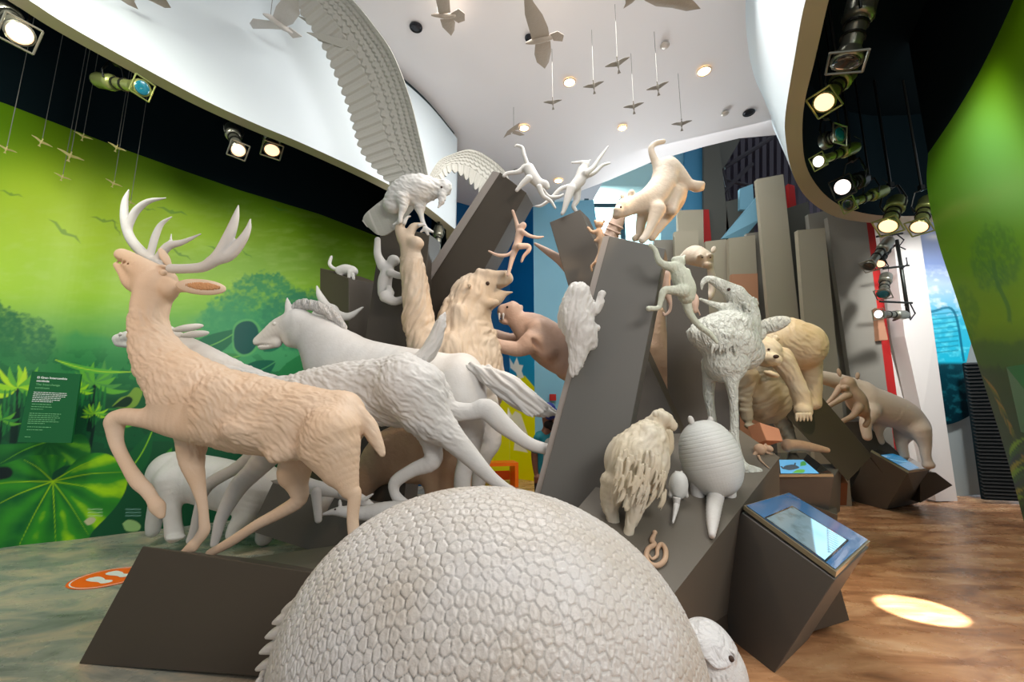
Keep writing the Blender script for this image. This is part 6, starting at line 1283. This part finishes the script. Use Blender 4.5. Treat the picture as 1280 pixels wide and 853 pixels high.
sign('green information board cut by the right edge, on the right mural', [(1258, 459, 4.9), (1330, 448, 3.9), (1338, 560, 3.9), (1276, 540, 4.9)], .03, 1, [
    ((.06, .9, .10, .16), 2, M['ink'], 6, 0, 0), ((.06, .9, .23, .36), 3, M['ink_g'], 7, 0, 0), ((.06, .95, .44, .62), 8, M['ink_g'], 8, 0, 0), ((.06, .95, .68, .86), 7, M['ink_g'], 9, 0, 0)])
# ------------------------------------------------------------------ floor sticker with two footprints
c = PZ(136, 722, .004); t = thing('floor_sticker', 'round orange floor sticker with two white footprints', 'sticker', c)
n = 48; R_ = .30
MB().add([c+np.array([math.cos(k*2*math.pi/n)*R_, math.sin(k*2*math.pi/n)*R_, 0]) for k in range(n)], [tuple(range(n))]).build('disc', mat('sticker_orange', L(255, 110, 14), .5), t)
mb = MB()
for k in range(48): a0, a1 = k*2*math.pi/48, (k+1)*2*math.pi/48; mb.add([c+np.array([math.cos(a)*r_, math.sin(a)*r_, .001]) for a, r_ in ((a0, .28), (a1, .28), (a1, .268), (a0, .268))], [(0, 1, 2, 3)])
mb.build('ring', M['ink'], t)
for s_ in (-1, 1):
    o_ = spline([(q[0], q[1], 0) for q in [(0, .16), (.055, .13), (.05, .03), (.03, -.04), (.045, -.10), (.03, -.15), (-.01, -.16), (-.045, -.12), (-.035, -.05), (-.05, .04), (-.045, .12), (0, .16)]], 5)[:-1]
    ang = math.radians(70); q = [c+np.array([(a[0]*math.cos(ang)-a[1]*math.sin(ang))+s_*.0+.02*s_, (a[0]*math.sin(ang)+a[1]*math.cos(ang))+s_*.08, .002]) for a in o_]
    MB().add(q, [tuple(range(len(q)))]).build('footprint', M['ink'], t)
# ------------------------------------------------------------------ orange bench, alarm box, visitors
m = mat('bench_orange', L(255, 120, 10), .45); 
b0, b1 = P(575, 580, 9.6), P(648, 579, 9.9); b0[2] = b1[2] = .45; t = thing('bench', 'bright orange bench before the yellow wall', 'bench', ((b0[0]+b1[0])/2, 9.8, 0)); dx = b1-b0; dx /= np.linalg.norm(dx); dy = np.array([-dx[1], dx[0], 0])
MB().prism([b0, b1, b1+dy*.5, b0+dy*.5], (0, 0, .07)).build('seat', m, t)
for f in (.03, .94): 
    q = b0+(b1-b0)*f; MB().prism([q*[1, 1, 0], q*[1, 1, 0]+dx*.08, q*[1, 1, 0]+dx*.08+dy*.5, q*[1, 1, 0]+dy*.5], (0, 0, .45)).build('leg', m, t)
MB().prism([b0*[1, 1, 0]+dy*.4+dx*.1+[0, 0, .1], b1*[1, 1, 0]+dy*.4-dx*.1+[0, 0, .1], b1*[1, 1, 0]+dy*.43-dx*.1+[0, 0, .1], b0*[1, 1, 0]+dy*.43+dx*.1+[0, 0, .1]], (0, 0, .2)).build('back_rail', m, t)
c = P(691, 497, 10.66); o = MB().box(c, (.16, .06, .16)).build('alarm_box', M['red'], None, False, c); tag(o, 'small red alarm box on the pale blue wall', 'alarm'); bevel(o, .01)
def person(label, Y, sk, hair, clothes, skin, foot, extra=None, px=1.0):
    a = An(Y, .95, 2.4)
    for q in sk: a.l(*q) if isinstance(q, tuple) else a.l(q)
    t = statue(label, foot, Y, a, skin, px, 'person', 'person')
    for nm, limbs_, m_ in clothes+hair:
        g = An(Y, .95, 2.4)
        for q in limbs_: g.l(*q) if isinstance(q, tuple) else g.l(q)
        part(t, nm, g, m_, px)
    return t
Ym = 5.2
sk = mat('skin', L(150, 100, 78), .55)
t = person('man in a blue cap and teal shirt with dark beard behind the horse tail', Ym, ['686,524,8.5;686,530,7.5;684,538,5', '684,538,5;682,546,8;680,575,10', ('672,550,5;668,568,4.4;670,590,3.4;673,598,3.4', -.05), ('693,550,5;697,570,4.2;694,590,3.4', .1), ('677,600,8;676,640,6;675,690,4.6;673,694,4;668,697,3.4', 0), ('686,600,8;687,640,6;688,690,4.6;686,695,4', .1), ('692,527,1.6;694,528,1.4', -.1), ('670,598,3;669,604,1.3', -.08), ('673,598,3;673,605,1.3', -.08), ('675,597,2.6;677,603,1.2', -.08)],
    [('cap', [('685,514,9.6;686,512,9', 0), ('688,517,8.5;693,517,6.5', -.10)], mat('cap_blue', L(24, 52, 150), .6)), ('beard', [('687,531,7.4;689,534,5', -.03)], mat('beard_dark', (.012, .01, .01, 1), .7))],
    [('shirt', [('676,547,8.4;690,547,8', 0), ('682,555,12.4;681,575,12;681,592,12', 0), ('673,549,6.6;669,562,6.2', -.05), ('693,550,6.4;697,562,6', .1)], mat('shirt_teal', L(24, 134, 150), .7)), ('vest_panel', [('686,556,9.6;685,580,9.6', -.045)], mat('shirt_grey', L(172, 176, 170), .7)), ('trousers', [('677,598,10;676,635,7.4;675,685,6', 0), ('686,598,10;687,635,7.4;688,685,6', .1)], mat('trousers_dark', L(48, 50, 62), .7))], sk, (680, 700))
Y2 = 7.0
t = person('red-haired visitor in a pink top half hidden by the middle slab', Y2, ['797,520,6.4;797,526,5.6', '797,528,4;796,540,7;796,560,8', ('790,538,3.6;786,552,3;788,566,2.6', 0), ('803,538,3.6;806,552,3;802,564,2.6', 0), ('793,575,6;793,610,4;793,649,3', 0), ('800,575,6;800,610,4;800,649,3', 0)],
    [('hair', [('796,515,7;795,523,7;793,530,5', .03)], mat('hair_red', L(150, 66, 34), .6))], [('top', [('796,538,9;796,555,9.4;796,570,9.4', 0), ('790,537,5;787,546,4.6', 0), ('803,537,5;806,546,4.6', 0)], mat('top_pink', L(214, 160, 160), .7)), ('trousers', [('793,574,7.4;793,640,4.4', 0), ('800,574,7.4;800,640,4.4', 0)], mat('trousers_blue', L(40, 52, 80), .7))], mat('skin_pale', L(214, 150, 120), .55), (797, 651))
